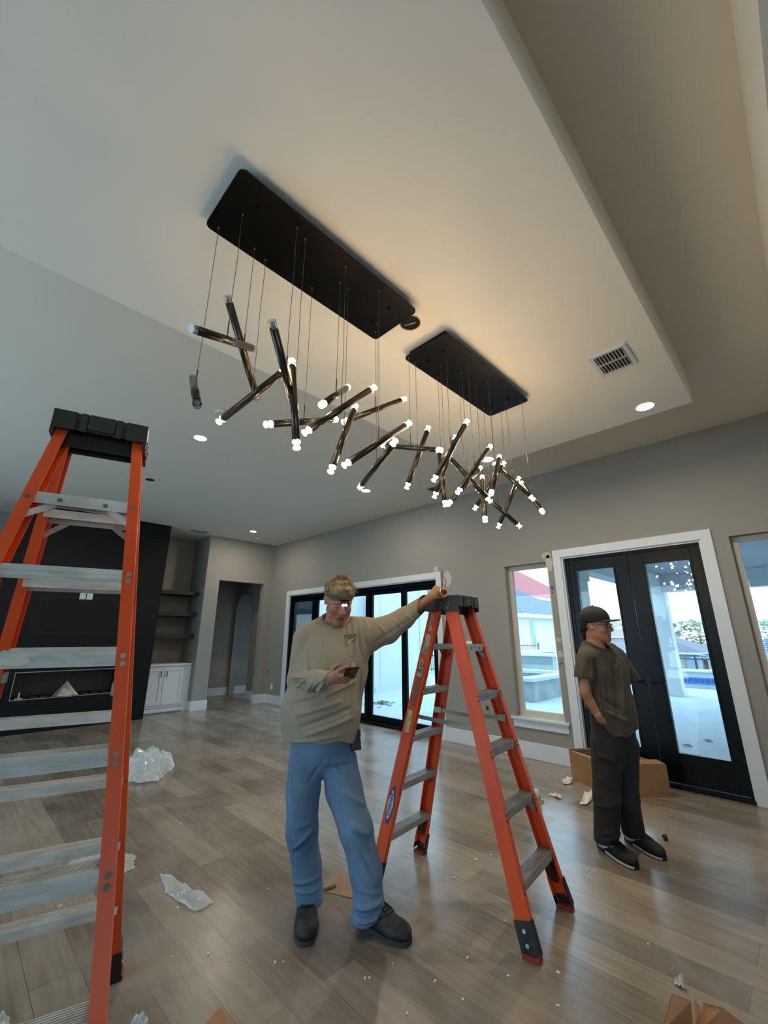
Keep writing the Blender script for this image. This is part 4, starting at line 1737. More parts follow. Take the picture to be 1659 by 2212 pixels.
# long cardboard box behind the young man
bx = empty('cardboard_box', (5.0, 1.9, 0), label='long open cardboard box on the floor behind the young man', cat='box')


def panel(pts, t=.006, name='side', m=CARD, parent=None):
    a, b, c_ = Vector(pts[0]), Vector(pts[1]), Vector(pts[2])
    n = (b - a).cross(c_ - a).normalized() * t
    mb = MB()
    mb.prism(pts, n)
    return rel(mb.build(name, m), parent or bx)


FL_ = on_z(1237, 1683, 0)
NL_ = on_z(1326, 1722, 0)
NR_ = on_z(1450, 1722, 0)
FR_ = NR_ + (FL_ - NL_)
HB = .27
zt_ = Vector((0, 0, HB))
# shift so the far edge stays clear of the door
panel([FL_, NL_, NL_ + zt_, FL_ + zt_], name='box_side')
panel([NL_, NR_, NR_ + zt_, NL_ + zt_], name='box_side')
panel([NR_, FR_, FR_ + zt_, NR_ + zt_], name='box_side')
panel([FR_, FL_, FL_ + zt_, FR_ + zt_], name='box_side')
zb_ = Vector((0, 0, .004))
panel([FL_ + zb_, NL_ + zb_, NR_ + zb_, FR_ + zb_], name='box_bottom')
inn = (FR_ - FL_).normalized() * .13
outn = (NL_ - FL_).normalized() * .10
panel([FL_ + zt_, NL_ + zt_, NL_ + zt_ + inn * .5 - Vector((0, 0, .012)), FL_ + zt_ + inn * .5 - Vector((0, 0, .012))], name='box_flap', m=CARD_E)
panel([NL_ + zt_, NR_ + zt_, NR_ + zt_ - outn * .9 + Vector((0, 0, .02)), NL_ + zt_ - outn * .9 + Vector((0, 0, .02))], name='box_flap', m=CARD)
panel([FL_ + zt_, FR_ + zt_, FR_ + zt_ + Vector((-.03, 0, .03)), FL_ + zt_ + Vector((-.03, 0, .03))], name='box_flap', m=CARD_E)
mid_ = (FL_ + NR_) / 2
mb = MB()
random.seed(9)
for k in range(6):
    c_ = mid_ + (NR_ - NL_) * random.uniform(-.1, .32) + (FL_ - NL_) * random.uniform(-.2, .2) + Vector((0, 0, random.uniform(.08, .2)))
    M = Matrix.Translation(c_) @ Matrix.Rotation(random.uniform(0, 3), 4, 'Z') @ Matrix.Rotation(random.uniform(-.7, .7), 4, 'X')
    mb.box(-.16, .16, -.09, .09, -.004, .004, M=M)
tag(mb.build('packing_inserts', CARD_E), 'loose pale cardboard inserts inside the long box', 'packing', kind='stuff')

# cardboard pieces near the camera
cbx = empty('cardboard_carton', tuple(on_z(1500, 2200, 0)), label='open orange-brown cardboard carton at the bottom right corner', cat='box')
A_ = [on_z(1432, 2225, .0), on_z(1452, 2150, .10), on_z(1492, 2165, .10), on_z(1498, 2225, .0)]
rel(MB().prism(A_, (0, 0, .006)).build('box_flap', CARD_O), cbx)
A_ = [on_z(1512, 2225, .0), on_z(1520, 2170, .05), on_z(1560, 2180, .05), on_z(1620, 2225, .0)]
rel(MB().prism(A_, (0, 0, .006)).build('box_flap', CARD_O), cbx)
A_ = [on_z(1496, 2230, .0), on_z(1500, 2160, .03), on_z(1514, 2180, .03), on_z(1516, 2230, .0)]
rel(MB().prism(A_, (0, 0, .004)).build('box_tape', mat('tan_tape', '7b5a3a', .35)), cbx)
p = on_z(1468, 2133, .10)
sheet('foam_scrap', fpoly([(1456, 2128), (1464, 2122), (1484, 2138), (1478, 2142)]), .05, PAPER, 'white torn scrap by the corner carton', 'paper', n=10, seed=31)
tag(MB().prism([on_z(436, 2222, .002), on_z(470, 2184, .03), on_z(480, 2180, .03), on_z(500, 2222, .002)], (0, 0, .004)).build('cardboard_scrap', CARD_O),
    'small orange-brown cardboard corner at the bottom edge left of centre', 'cardboard')
kk = [on_z(692, 1925, .0), on_z(724, 1884, .012), on_z(752, 1890, .012), on_z(772, 1944, .0)]
cs = tag(MB().prism(kk, (0, 0, .004)).build('cardboard_sheet', mat('kraft_tan', '9b8468', .8)), 'flat tan cardboard sheet on the floor between the older man\'s feet', 'cardboard')
mb = MB()
mb.tube([on_z(688, 1920, .012), on_z(706, 1918, .014), on_z(724, 1912, .014)], [.008, .012, .014], n=8)
tag(mb.build('cord_end', mat('tan_cord', 'a89474', .7)), 'tan rolled cord end resting on the flat cardboard sheet', 'cord')

# white specks of broken foam and drywall on the floor
specks = [(390, 1779), (467, 1810), (606, 1732), (1028, 1858), (1060, 1848), (981, 1897), (848, 2082), (594, 2080), (612, 2078), (788, 2114), (798, 2113),
          (580, 1920), (700, 1922), (484, 1899), (384, 1962), (1206, 2102), (1098, 2109), (1010, 2070), (1205, 2173), (420, 2052), (450, 2062), (370, 2066), (478, 2070),
          (495, 2076), (130, 1958), (68, 2010), (230, 1798), (1222, 1782), (1090, 1990), (1000, 2160), (880, 2190), (940, 2120), (1400, 2040), (443, 1530)]
SPK = mat('white_speck', 'dcdcd6', .8)
random.seed(14)
for k, (px, py) in enumerate(specks):
    p = on_z(px, py, 0)
    s_ = random.uniform(.0035, .008) * (1.6 if k in (0, 2, 3, 4, 5) else 1) * (3 if k == len(specks) - 1 else 1)
    mb = MB()
    M = Matrix.Translation((p.x, p.y, s_ * .35)) @ Matrix.Rotation(random.uniform(0, 3), 4, 'Z')
    mb.box(-s_, s_, -s_ * .6, s_ * .6, -s_ * .3, s_ * .3, M=M, bev=s_ * .15)
    tag(mb.build('foam_crumb', SPK), 'tiny white crumb of packing foam scattered on the wood floor', 'crumb', 'white foam crumbs on the floor')
# ------------------------------------------------------------ signed-distance modelling for the figures
def V3(*a):
    return np.array(a, dtype=np.float32)


def nv(v):
    v = np.array(v, dtype=np.float32)
    return v / np.linalg.norm(v)


def rc(a, b, ra, rb=None):
    a, b = np.array(a, np.float32), np.array(b, np.float32)
    rb = ra if rb is None else rb

    def f(P):
        ba = b - a
        t = np.clip(((P - a) @ ba) / max(float(ba @ ba), 1e-9), 0, 1)
        return np.linalg.norm(P - a - t[:, None] * ba, axis=1) - (ra + (rb - ra) * t)
    return f


def el(c, r, A=None):
    """ellipsoid; rows of A are its axes"""
    c, r = np.array(c, np.float32), np.array(r, np.float32)
    A = None if A is None else np.array(A, np.float32)

    def f(P):
        q = P - c
        if A is not None:
            q = q @ A.T
        k0 = np.linalg.norm(q / r, axis=1)
        k1 = np.linalg.norm(q / (r * r), axis=1) + 1e-9
        return k0 * (k0 - 1) / k1
    return f


def ec(a, b, ra, rb, flat, side):
    """round cone squashed by `flat` across the direction side"""
    a, b = np.array(a, np.float32), np.array(b, np.float32)
    s = nv(side)

    def f(P):
        ba = b - a
        t = np.clip(((P - a) @ ba) / float(ba @ ba), 0, 1)
        q = P - a - t[:, None] * ba
        w = q @ s
        q = q + np.outer(w * (1 / flat - 1), s)
        return (np.linalg.norm(q, axis=1) - (ra + (rb - ra) * t)) * min(1, flat)
    return f


def smin(a, b, k):
    if k <= 0:
        return np.minimum(a, b)
    h = np.clip(.5 + .5 * (b - a) / k, 0, 1)
    return b * (1 - h) + a * h - k * h * (1 - h)


def union(prims, k=.02):
    """prims: list of f or (f, k) or (f, k, 'cut')"""
    def f(P):
        d = None
        for p in prims:
            kk, op = k, 'add'
            g = p
            if isinstance(p, tuple):
                g = p[0]
                kk = p[1]
                if len(p) > 2:
                    op = p[2]
            e = g(P)
            if d is None:
                d = e
            elif op == 'add':
                d = smin(d, e, kk)
            elif op == 'cut':
                d = -smin(-d, e, kk)
            elif op == 'and':
                d = -smin(-d, -e, kk)
        return d
    return f


def half(p, n):
    """solid side of a plane: positive outside along n"""
    p, n = np.array(p, np.float32), nv(n)
    return lambda P: (P - p) @ n


def sdf_mesh(f, lo, hi, vox):
    lo, hi = np.array(lo, np.float64), np.array(hi, np.float64)
    B = 8
    nb = np.ceil((hi - lo) / (vox * B)).astype(int)
    n = nb * B + 1
    vals = np.full(n, 1.0, np.float32)
    ctr = np.stack(np.meshgrid(*[np.arange(k) for k in nb], indexing='ij'), -1).reshape(-1, 3)
    cp = (lo + (ctr + .5) * B * vox).astype(np.float32)
    dc = f(cp)
    act = np.abs(dc) < B * vox * .87 * 1.35 + .012
    for i in np.nonzero(~act)[0]:
        a = ctr[i] * B
        vals[a[0]:a[0] + B + 1, a[1]:a[1] + B + 1, a[2]:a[2] + B + 1] = 1.0 if dc[i] > 0 else -1.0
    off = np.stack(np.meshgrid(*[np.arange(B + 1)] * 3, indexing='ij'), -1).reshape(-1, 3)
    ai = np.nonzero(act)[0]
    CH = 400
    for s in range(0, len(ai), CH):
        ids = ai[s:s + CH]
        G = ctr[ids][:, None, :] * B + off[None]
        v = f((lo + G.reshape(-1, 3) * vox).astype(np.float32)).reshape(len(ids), B + 1, B + 1, B + 1)
        for j, i in enumerate(ids):
            a = ctr[i] * B
            vals[a[0]:a[0] + B + 1, a[1]:a[1] + B + 1, a[2]:a[2] + B + 1] = v[j]
    S = vals < 0
    c = S[:-1, :-1, :-1].astype(np.int8)
    tot = np.zeros(c.shape, np.int8)
    for dx in (0, 1):
        for dy in (0, 1):
            for dz in (0, 1):
                tot += S[dx:n[0] - 1 + dx, dy:n[1] - 1 + dy, dz:n[2] - 1 + dz]
    m = (tot > 0) & (tot < 8)
    cells = np.argwhere(m)
    idx = np.full(m.shape, -1, np.int64)
    idx[m] = np.arange(len(cells))
    acc = np.zeros((len(cells), 3))
    cnt = np.zeros(len(cells))
    cor = [(dx, dy, dz) for dx in (0, 1) for dy in (0, 1) for dz in (0, 1)]
    for ax in range(3):
        for u in (0, 1):
            for v in (0, 1):
                a = [0, 0, 0]
                o = [k for k in range(3) if k != ax]
                a[o[0]], a[o[1]] = u, v
                b = list(a)
                b[ax] = 1
                va = vals[cells[:, 0] + a[0], cells[:, 1] + a[1], cells[:, 2] + a[2]]
                vb = vals[cells[:, 0] + b[0], cells[:, 1] + b[1], cells[:, 2] + b[2]]
                cr = (va < 0) != (vb < 0)
                t = np.where(cr, va / (va - vb + 1e-12), 0)
                pt = np.array(a)[None] + t[:, None] * (np.array(b) - np.array(a))[None]
                acc[cr] += pt[cr]
                cnt[cr] += 1
    verts = lo + (cells + acc / cnt[:, None]) * vox
    faces = []
    for ax in range(3):
        o = [k for k in range(3) if k != ax]
        sl0 = [slice(1, n[k] - 1) for k in range(3)]
        sl1 = list(sl0)
        sl0[ax] = slice(0, n[ax] - 1)
        sl1[ax] = slice(1, n[ax])
        A, Bv = S[tuple(sl0)], S[tuple(sl1)]
        e = np.argwhere(A != Bv)
        flip = A[tuple(e.T)]
        base_ = e.copy()
        for k in o:
            base_[:, k] += 1
        q = []
        for (u, v) in ((0, 0), (1, 0), (1, 1), (0, 1)):
            cc = base_.copy()
            cc[:, o[0]] -= u
            cc[:, o[1]] -= v
            q.append(idx[cc[:, 0], cc[:, 1], cc[:, 2]])
        q = np.stack(q, 1)
        if ax == 1:
            flip = ~flip
        q[~flip] = q[~flip][:, ::-1]
        faces.append(q)
    F = np.concatenate(faces)
    F = F[(F >= 0).all(1)]
    return verts, F


def sdf_obj(name, f, lo, hi, vox, m, parent=None, loc=None, color=None, keep=True):
    v, F = sdf_mesh(f, lo, hi, vox)
    # the largest connected shell only
    if keep and len(v):
        lab = np.arange(len(v))
        for _ in range(400):
            mn = lab[F].min(1)
            new = lab.copy()
            for j in range(4):
                np.minimum.at(new, F[:, j], mn)
            new = new[new]
            if (new == lab).all():
                break
            lab = new
        u, cn = np.unique(lab, return_counts=True)
        big = u[np.argmax(cn)]
        fm = lab[F[:, 0]] == big
        F = F[fm]
        used = np.unique(F)
        rm = np.full(len(v), -1)
        rm[used] = np.arange(len(used))
        v = v[used]
        F = rm[F]
    loc = np.array(loc if loc is not None else (0, 0, 0), float)
    me = bpy.data.meshes.new(name)
    me.vertices.add(len(v))
    me.vertices.foreach_set('co', (v - loc).astype(np.float32).ravel())
    me.loops.add(len(F) * 4)
    me.loops.foreach_set('vertex_index', F.astype(np.int32).ravel())
    me.polygons.add(len(F))
    me.polygons.foreach_set('loop_start', np.arange(0, len(F) * 4, 4, dtype=np.int32))
    me.polygons.foreach_set('loop_total', np.full(len(F), 4, np.int32))
    me.update(calc_edges=True)
    me.polygons.foreach_set('use_smooth', np.ones(len(F), bool))
    if color is not None:
        ca = me.color_attributes.new('Col', 'FLOAT_COLOR', 'POINT')
        cl_ = color(v.astype(np.float32)).astype(np.float32)
        ca.data.foreach_set('color', np.concatenate([cl_, np.ones((len(v), 1), np.float32)], 1).ravel())
    me.materials.append(m)
    o = bpy.data.objects.new(name, me)
    COL.objects.link(o)
    o.location = loc
    if parent:
        o.parent = parent
        o.matrix_parent_inverse = Matrix.Translation(-Vector(parent.location))
    return o


class Fig:
    """frame of a figure: D metres from the camera along azimuth az; J() drops a joint on the ray of a pixel"""
    def __init__(self, x, y):
        self.D = math.hypot(x, y)
        self.v = V3(x / self.D, y / self.D, 0)
        self.u = V3(self.v[1], -self.v[0], 0)
        self.z = V3(0, 0, 1)
        self.c = V3(x, y, 0)

    def J(self, px, py, dep=0.0):
        d = np.array(ray(px, py))
        t = (self.D + dep) / float(d[:2] @ self.v[:2])
        return (np.array((0, 0, CAM_H)) + d * t).astype(np.float32)

    def ax(self, a, b, c):
        return a * self.u + b * self.v + c * self.z


def folds(fr, lines, front=True, depth=0.0):
    """cloth folds: lines of (px0, py0, px1, py1, half width m, height m) drawn on the front of the figure"""
    L = []
    for (x0, y0, x1, y1, w, a) in lines:
        p, q = fr.J(x0, y0, depth), fr.J(x1, y1, depth)
        L.append((p @ fr.u, p[2], q @ fr.u, q[2], w * .95, a * 1.35))
    cv = float(fr.c @ fr.v)

    def g(P):
        U, Z, Vv = P @ fr.u, P[:, 2], P @ fr.v - cv
        d = np.zeros(len(P), np.float32)
        for u0, z0, u1, z1, w, a in L:
            du, dz = u1 - u0, z1 - z0
            t = np.clip(((U - u0) * du + (Z - z0) * dz) / (du * du + dz * dz), 0, 1)
            r2 = (U - u0 - t * du) ** 2 + (Z - z0 - t * dz) ** 2
            e = 4 * t * (1 - t)
            d += a * np.exp(-r2 / (w * w)) * np.sqrt(np.clip(e, 0, 1))
        if front:
            d *= np.clip(.5 - Vv * 8, 0, 1)
        return d
    return g


def hand_prims(w, d, n, t, curls, spread=(-.16, -.04, .07, .19), thumb=None, s=1.0, tc=(20, 25, 20)):
    """w wrist, d along the palm, n out of the back of the hand, t toward the thumb side. curls: per finger three bends in degrees"""
    w, d, n, t = np.array(w, np.float32), nv(d), nv(n), nv(t)
    pr = []
    pl = .088 * s
    kn = []
    offs = (.031, .010, -.011, -.031)
    for i, o in enumerate(offs):
        k = w + d * (pl - (.000, -.004, .000, .008)[i] * s) + t * o * s - n * .002
        kn.append(k)
        pr.append((rc(w + t * o * .55 * s, k, .0155 * s, .0115 * s), .014 * s))
    pr.append((rc(w - d * .03, w + d * .012, .026 * s, .024 * s), .02 * s))
    # thenar and heel pads
    pr.append((rc(w + t * .022 * s + d * .012 - n * .008, w + t * .033 * s + d * .045 * s - n * .012, .016 * s, .014 * s), .014 * s))
    lens = ((.044, .026, .021), (.048, .029, .022), (.045, .027, .021), (.035, .020, .019))
    rad = (.0092, .0095, .0090, .0080)
    for i in range(4):
        p = kn[i]
        dirv = nv(d + t * (-spread[i]) * -1 * (-1))
        dirv = nv(d - t * spread[i])
        ang = 0
        for j in range(3):
            ang += math.radians(curls[i][j])
            q = dirv * math.cos(ang) - n * math.sin(ang)
            e = p + q * lens[i][j] * s
            r0 = rad[i] * s * (1 - .07 * j)
            pr.append((rc(p, e, r0, r0 * .93), .0035 if j else .006))
            p = e
    # thumb leaves the side of the palm near its base
    p = w + t * .028 * s + d * .022 * s - n * .008
    th = thumb if thumb is not None else nv(d * .62 + t * .72 - n * .25)
    th = nv(th)
    bend = nv(d * .8 - n * .35 - t * .45)
    for j, L in enumerate((.040, .033, .027)):
        q = nv(th * (1 - .30 * j) + bend * .30 * j)
        e = p + q * L * s
        pr.append((rc(p, e, (.0135, .0115, .0102)[j] * s, (.0118, .0105, .0088)[j] * s), .008 if j == 0 else .004))
        p = e
    return pr


def head_prims(c, X, Y, Z, s=1.0, old=False):
    """c head centre, X figure's left, Y face direction, Z crown. returns primitives of the skin head"""
    X, Y, Z = nv(X), nv(Y), nv(Z)
    A = np.stack([X, Y, Z])

    def W(x, y, z):
        return np.array(c, np.float32) + (X * x + Y * y + Z * z) * s

    def E(x, y, z, a, b, g):
        return el(W(x, y, z), (a * s, b * s, g * s), A)
    pr = [(E(0, -.012, .035, .076, .094, .088), .02),
          (E(0, .022, -.015, .068, .070, .085), .03),
          (E(0, .040, -.060, .053, .050, .055), .03),
          (rc(W(-.045, .0, -.065), W(-.014, .070, -.100), .020 * s, .017 * s), .03),
          (rc(W(.045, .0, -.065), W(.014, .070, -.100), .020 * s, .017 * s), .03),
          (E(0, .080, -.103, .019, .014, .015), .016),
          (rc(W(-.032, .082, .026), W(.032, .082, .026), .012 * s, .012 * s), .018),
          (E(-.040, .066, -.030, .023, .021, .021), .02),
          (E(.040, .066, -.030, .023, .021, .021), .02)]
    for sx in (-1, 1):
        pr.append((E(sx * .031, .101, .004, .019, .017, .012), .012, 'cut'))
        pr.append((E(sx * .030, .079, .003, .0135, .0135, .0125), .004))
        # lids and brow pad
        pr.append((rc(W(sx * .018, .0915, .0035), W(sx * .042, .086, .0035), .0035 * s, .003 * s), .004))
        pr.append((rc(W(sx * .014, .092, .023), W(sx * .046, .080, .024), .0065 * s, .005 * s), .010))
        # ears
        pr.append((E(sx * .077, -.006, -.004, .008, .017, .030), .006))
        pr.append((rc(W(sx * .080, -.016, .018), W(sx * .084, -.020, -.005), .0055 * s, .005 * s), .004))
        pr.append((E(sx * .086, -.002, -.002, .006, .008, .014), .004, 'cut'))
    pr += [(rc(W(0, .092, .014), W(0, .110, -.030), .0085 * s, .0140 * s), .014),
           (E(-.014, .098, -.034, .0095, .0100, .0085), .006),
           (E(.014, .098, -.034, .0095, .0100, .0085), .006),
           (E(0, .082, -.062, .027, .017, .020), .014),
           (rc(W(-.020, .089, -.0655), W(.020, .089, -.0655), .0048 * s), .004),
           (rc(W(-.018, .089, -.0755), W(.018, .089, -.0755), .0058 * s), .004),
           (rc(W(-.012, .097, -.0700), W(.012, .097, -.0700), .0022 * s), .002, 'cut'),
           (rc(W(-.012, .097, -.0700), W(-.026, .092, -.0745), .0020 * s), .002, 'cut'), (rc(W(.012, .097, -.0700), W(.026, .092, -.0745), .0020 * s), .002, 'cut')]
    if old:
        for sx in (-1, 1):
            pr.append((rc(W(sx * .020, .100, -.040), W(sx * .032, .088, -.075), .0022 * s), .003, 'cut'))
            pr.append((E(sx * .045, .045, -.072, .018, .02, .018), .02))
        pr.append((E(0, .045, -.112, .035, .04, .018), .03))
    return pr, W, A


def head_color(W, A, skin, lips, brow, c, s=1.0, flush=None, stubble=None):
    skin, lips, brow = [np.array(lin(q)[:3], np.float32) for q in (skin, lips, brow)]
    fl_ = np.array(lin(flush)[:3], np.float32) if flush else None
    st_ = np.array(lin(stubble)[:3], np.float32) if stubble else None

    def col(P):
        q = ((P - np.array(c, np.float32)) @ A.T) / s
        x, y, z = q[:, 0], q[:, 1], q[:, 2]
        C = np.tile(skin, (len(P), 1))

        def mix(w, cc):
            C[:] = C * (1 - w[:, None]) + cc * w[:, None]
        front = (y > .04) & (np.abs(z) < .16)
        if fl_ is not None:
            for cx_, cz_, r_ in ((.042, -.03, .026), (-.042, -.03, .026), (0, -.03, .022), (0, -.1, .03)):
                mix(np.where(front, np.exp(-((x - cx_) ** 2 + (z - cz_) ** 2) / r_ ** 2) * .55, 0), fl_)
        if st_ is not None:
            mix(np.where(front, np.exp(-(x / .030) ** 4 - ((z + .052) / .010) ** 4) * .75, 0), st_)
        mix(np.where(front & (y > .06), np.exp(-(x / .023) ** 4 - ((z + .0705) / .0085) ** 4) * .8, 0), lips)
        for sx in (-1, 1):
            mix(np.where(front, np.exp(-((x - sx * .031) / .017) ** 4 - ((z - .025) / .0055) ** 4) * .75, 0), brow)
            mix(np.where(front, np.exp(-((x - sx * .030) / .014) ** 4 - ((z + .003) / .0022) ** 4) * .7, 0), brow * .5)
        return C
    return col


def shoe(fr_loc, heel, toe, L_extra, w, parent, mu, ms, ml, name='work_shoe', ankle=None, hi=.10, swoosh=None, toe_cap=None):
    """heel and toe are floor points; builds upper, sole and laces"""
    heel, toe = np.array(heel, np.float32), np.array(toe, np.float32)
    heel[2] = toe[2] = 0
    f = nv(toe - heel)
    L = float(np.linalg.norm(toe - heel))
    sd = V3(f[1], -f[0], 0)
    up_ = V3(0, 0, 1)
    A = np.stack([sd, f, up_])

    def W(a, b, c):
        return heel + sd * a + f * b * L + up_ * c
    ank = W(0, .22, .14) if ankle is None else np.array(ankle, np.float32)
    pr = [(el(W(0, .74, .040), (w * .54, L * .27, .044), A), .02),
          (el(W(0, .42, .050), (w * .47, L * .30, .060), A), .03),
          (el(W(0, .18, .050), (w * .44, L * .20, .065), A), .03),
          (rc(W(0, .58, .070), W(0, .25, hi), .032, .040), .03),
          (rc(W(0, .22, .06), ank, .045, .044), .02)]
    pr.append((half(W(0, 0, .024), -up_), .004, 'and'))
    pr.append((half(W(0, 0, hi + .03), nv(up_ + f * .15)), .006, 'and'))
    fn = union(pr)
    pts = np.array([W(-.08, -.1, 0), W(.08, 1.1, .25), W(.08, -.1, 0), W(-.08, 1.1, .25), ank - .06, ank + .06])
    up = sdf_obj('shoe_upper', fn, pts.min(0) - .02, pts.max(0) + .02, .0045, mu, parent)
    # sole outline
    out = []
    for k in range(40):
        a = 2 * math.pi * k / 40
        b = .5 + .505 * math.cos(a)
        ww = w * (.55 if b > .6 else .50) * (1 - .12 * math.exp(-((b - .42) / .14) ** 2))
        out.append((abs(math.sin(a)) ** .62 * (1 if math.sin(a) > 0 else -1) * ww, b))
    mb = MB()
    mb.prism([Vector(W(a, b, .0008)) for a, b in out], (0, 0, .023))
    bm = mb.bm
    so = mb.build('sole', ms)
    so.parent = up
    if swoosh:
        # pale midsole strip round the front and outer side
        st_ = [(a * 1.012 + (.0015 if a > 0 else -.0015), b) for a, b in out if b > .30]
        mb = MB()
        half_ = [p_ for p_ in st_ if p_[0] * swoosh[0] > 0]
        half_.sort(key=lambda p_: p_[1])
        for (a0, b0), (a1, b1) in zip(half_, half_[1:]):
            z0_, z1_ = .006, .006 + .016 * (1 - .45 * b0)
            mb.face([Vector(W(a0, b0, z0_)), Vector(W(a1, b1, z0_)), Vector(W(a1, b1, z1_ + .004)), Vector(W(a0, b0, z1_ + .004))])
        q = mb.build('midsole_strip', swoosh[1])
        q.parent = up
    mb = MB()
    if toe_cap:
        pass
    def drop(a, b):
        p_ = W(a, b, .20)
        for _ in range(60):
            e_ = float(fn(p_[None])[0])
            if e_ < .0022:
                break
            p_ = p_ - up_ * max(e_ * .6, .001)
        return Vector(p_)
    for k in range(5):
        b = .40 + k * .062
        mb = MB()
        mb.tube([drop(a_, b + .012 * (1 - abs(a_) / .03)) for a_ in (-.030, -.015, 0, .015, .030)], .0030, n=6)
        l_ = mb.build('lace', ml)
        l_.parent = up
    if hi > .09:
        for sx in (-1, 1):
            mb = MB()
            mb.tube([drop(0, .42), drop(sx * .02, .44) + Vector((0, 0, .012)), drop(sx * .040, .47), drop(sx * .048, .56), drop(sx * .030, .62), drop(sx * .02, .52) + Vector((0, 0, .006)), drop(0, .44)], .0030, n=6)
            l_ = mb.build('lace', ml)
            l_.parent = up
    if swoosh:
        sgn = swoosh[0]
        prof = [(.10, .045), (.20, .028), (.32, .030), (.62, .082), (.33, .050), (.24, .050), (.16, .066)]
        if sgn:
            mb = MB()
            poly = []
            for (b, z_) in prof:
                # push onto the side of the shoe
                x_ = w * .5
                for k in range(60):
                    p_ = W(sgn * x_, b, z_)
                    if fn(p_[None])[0] < 0.0015:
                        break
                    x_ -= .0015
                poly.append(Vector(W(sgn * (x_ + .003), b, z_)))
            n_ = Vector(sd * sgn) * .002
            mb.prism(poly, n_)
            mb.bm.faces.ensure_lookup_table()
            q = mb.build('side_emblem', swoosh[1])
            q.parent = up
    return up
# ------------------------------------------------------------ older man leaning on the shorter ladder
SKIN = mat('skin', 'b57f68', .55, vcol=True, sss=.12, bump=.06, bscale=350)
mf = Fig(1.78, 2.10)
J, AX = mf.J, mf.ax
man = empty('person', (1.78, 2.10, 0), label='older man in beige long-sleeved shirt, blue jeans and headlamp, looking at phone, hand on ladder', cat='person')
hcM = J(732, 1296, -.075)
fM = nv(AX(.24, -.80, -.52))
zM = nv(V3(0, 0, 1) - fM * fM[2] + mf.u * -.03)
zM = nv(zM - fM * float(zM @ fM))
xM = np.cross(fM, zM)
if xM @ mf.u < 0:
    xM = -xM
HS = 1.06
hp, HW, HA = head_prims(hcM, xM, fM, zM, HS, old=True)
neckM = J(722, 1350, .045)
shR, shL = J(660, 1382, .03), J(782, 1362, .04)
elR, wrR = J(643, 1472, -.02), J(712, 1466, -.285)
elL, wrL = J(864, 1338, .07), J(927, 1293, .05)
chest = J(720, 1425, .02)
belly = J(694, 1530, .0)
pelv = J(692, 1618, .02)
hipR, hipL = J(657, 1640, .03), J(728, 1640, .03)
knR, knL = J(652, 1790, -.02), J(768, 1795, -.06)
anR = np.array((1.70, 2.27, .10), np.float32)
anL = np.array((1.865, 1.98, .10), np.float32)

rhD = nv(AX(.86, -.42, .02))
rhN = nv(AX(-.10, -.62, -.78))
rhN = nv(rhN - rhD * float(rhN @ rhD))
rhT = np.cross(rhD, rhN)
if rhT[2] < 0:
    rhT = -rhT
rw = J(717, 1466, -.30)
RH = hand_prims(rw, rhD, rhN, rhT, ((35, 45, 30), (48, 52, 30), (58, 55, 30), (62, 55, 30)), thumb=nv(rhD * .86 + rhT * .42 - rhN * .32), s=.98)
lw = J(930, 1290, .05)
lhD = nv(AX(.62, -.12, .78))
lhN = nv(AX(-.70, -.55, .45))
lhN = nv(lhN - lhD * float(lhN @ lhD))
lhT = np.cross(lhN, lhD)
if lhT @ mf.v > 0:
    lhT = -lhT
LH = hand_prims(lw, lhD, lhN, lhT, ((58, 62, 35), (64, 62, 35), (68, 60, 35), (70, 60, 35)), thumb=nv(lhD * .55 - lhN * .75 + lhT * .35), s=.92)
bp = hp + [(rc(HW(0, -.035, -.06), neckM, .056, .060), .03),
           (rc(neckM, J(722, 1372, .05), .060, .075), .03),
           (ec(chest + V3(0, 0, .06), belly, .15, .165, .72, mf.v), .05),
           (ec(belly, pelv, .155, .125, .75, mf.v), .05),
           (rc(shR, chest + V3(0, 0, .08), .06, .07), .04), (rc(shL, chest + V3(0, 0, .08), .06, .07), .04),
           (rc(shR, elR, .050, .040), .03), (rc(elR, rw, .038, .026), .02),
           (rc(shL, elL, .050, .040), .03), (rc(elL, lw, .038, .025), .02),
           (rc(hipR, knR, .066, .050), .03), (rc(knR, anR, .055, .035), .03),
           (rc(hipL, knL, .066, .050), .03), (rc(knL, anL, .055, .035), .03),
           ]
fbody = union(bp + [])


def with_hands(P):
    d = fbody(P)
    for pr in (RH, LH):
        d = smin(d, union(pr)(P), .010)
    return d


pts = np.array([HW(0, 0, .2), anR - .12, anL - .12, J(600, 1500, 0), J(985, 1260, .1), rw + rhD * .2, J(700, 1500, -.45), J(700, 1500, .3)])
colM = head_color(HW, HA, 'a87660', '86493f', '85705a', hcM, HS, flush='9a5141', stubble='94806f')
sdf_obj('body', with_hands, pts.min(0) - .04, pts.max(0) + .04, .0036, SKIN, man, color=colM)

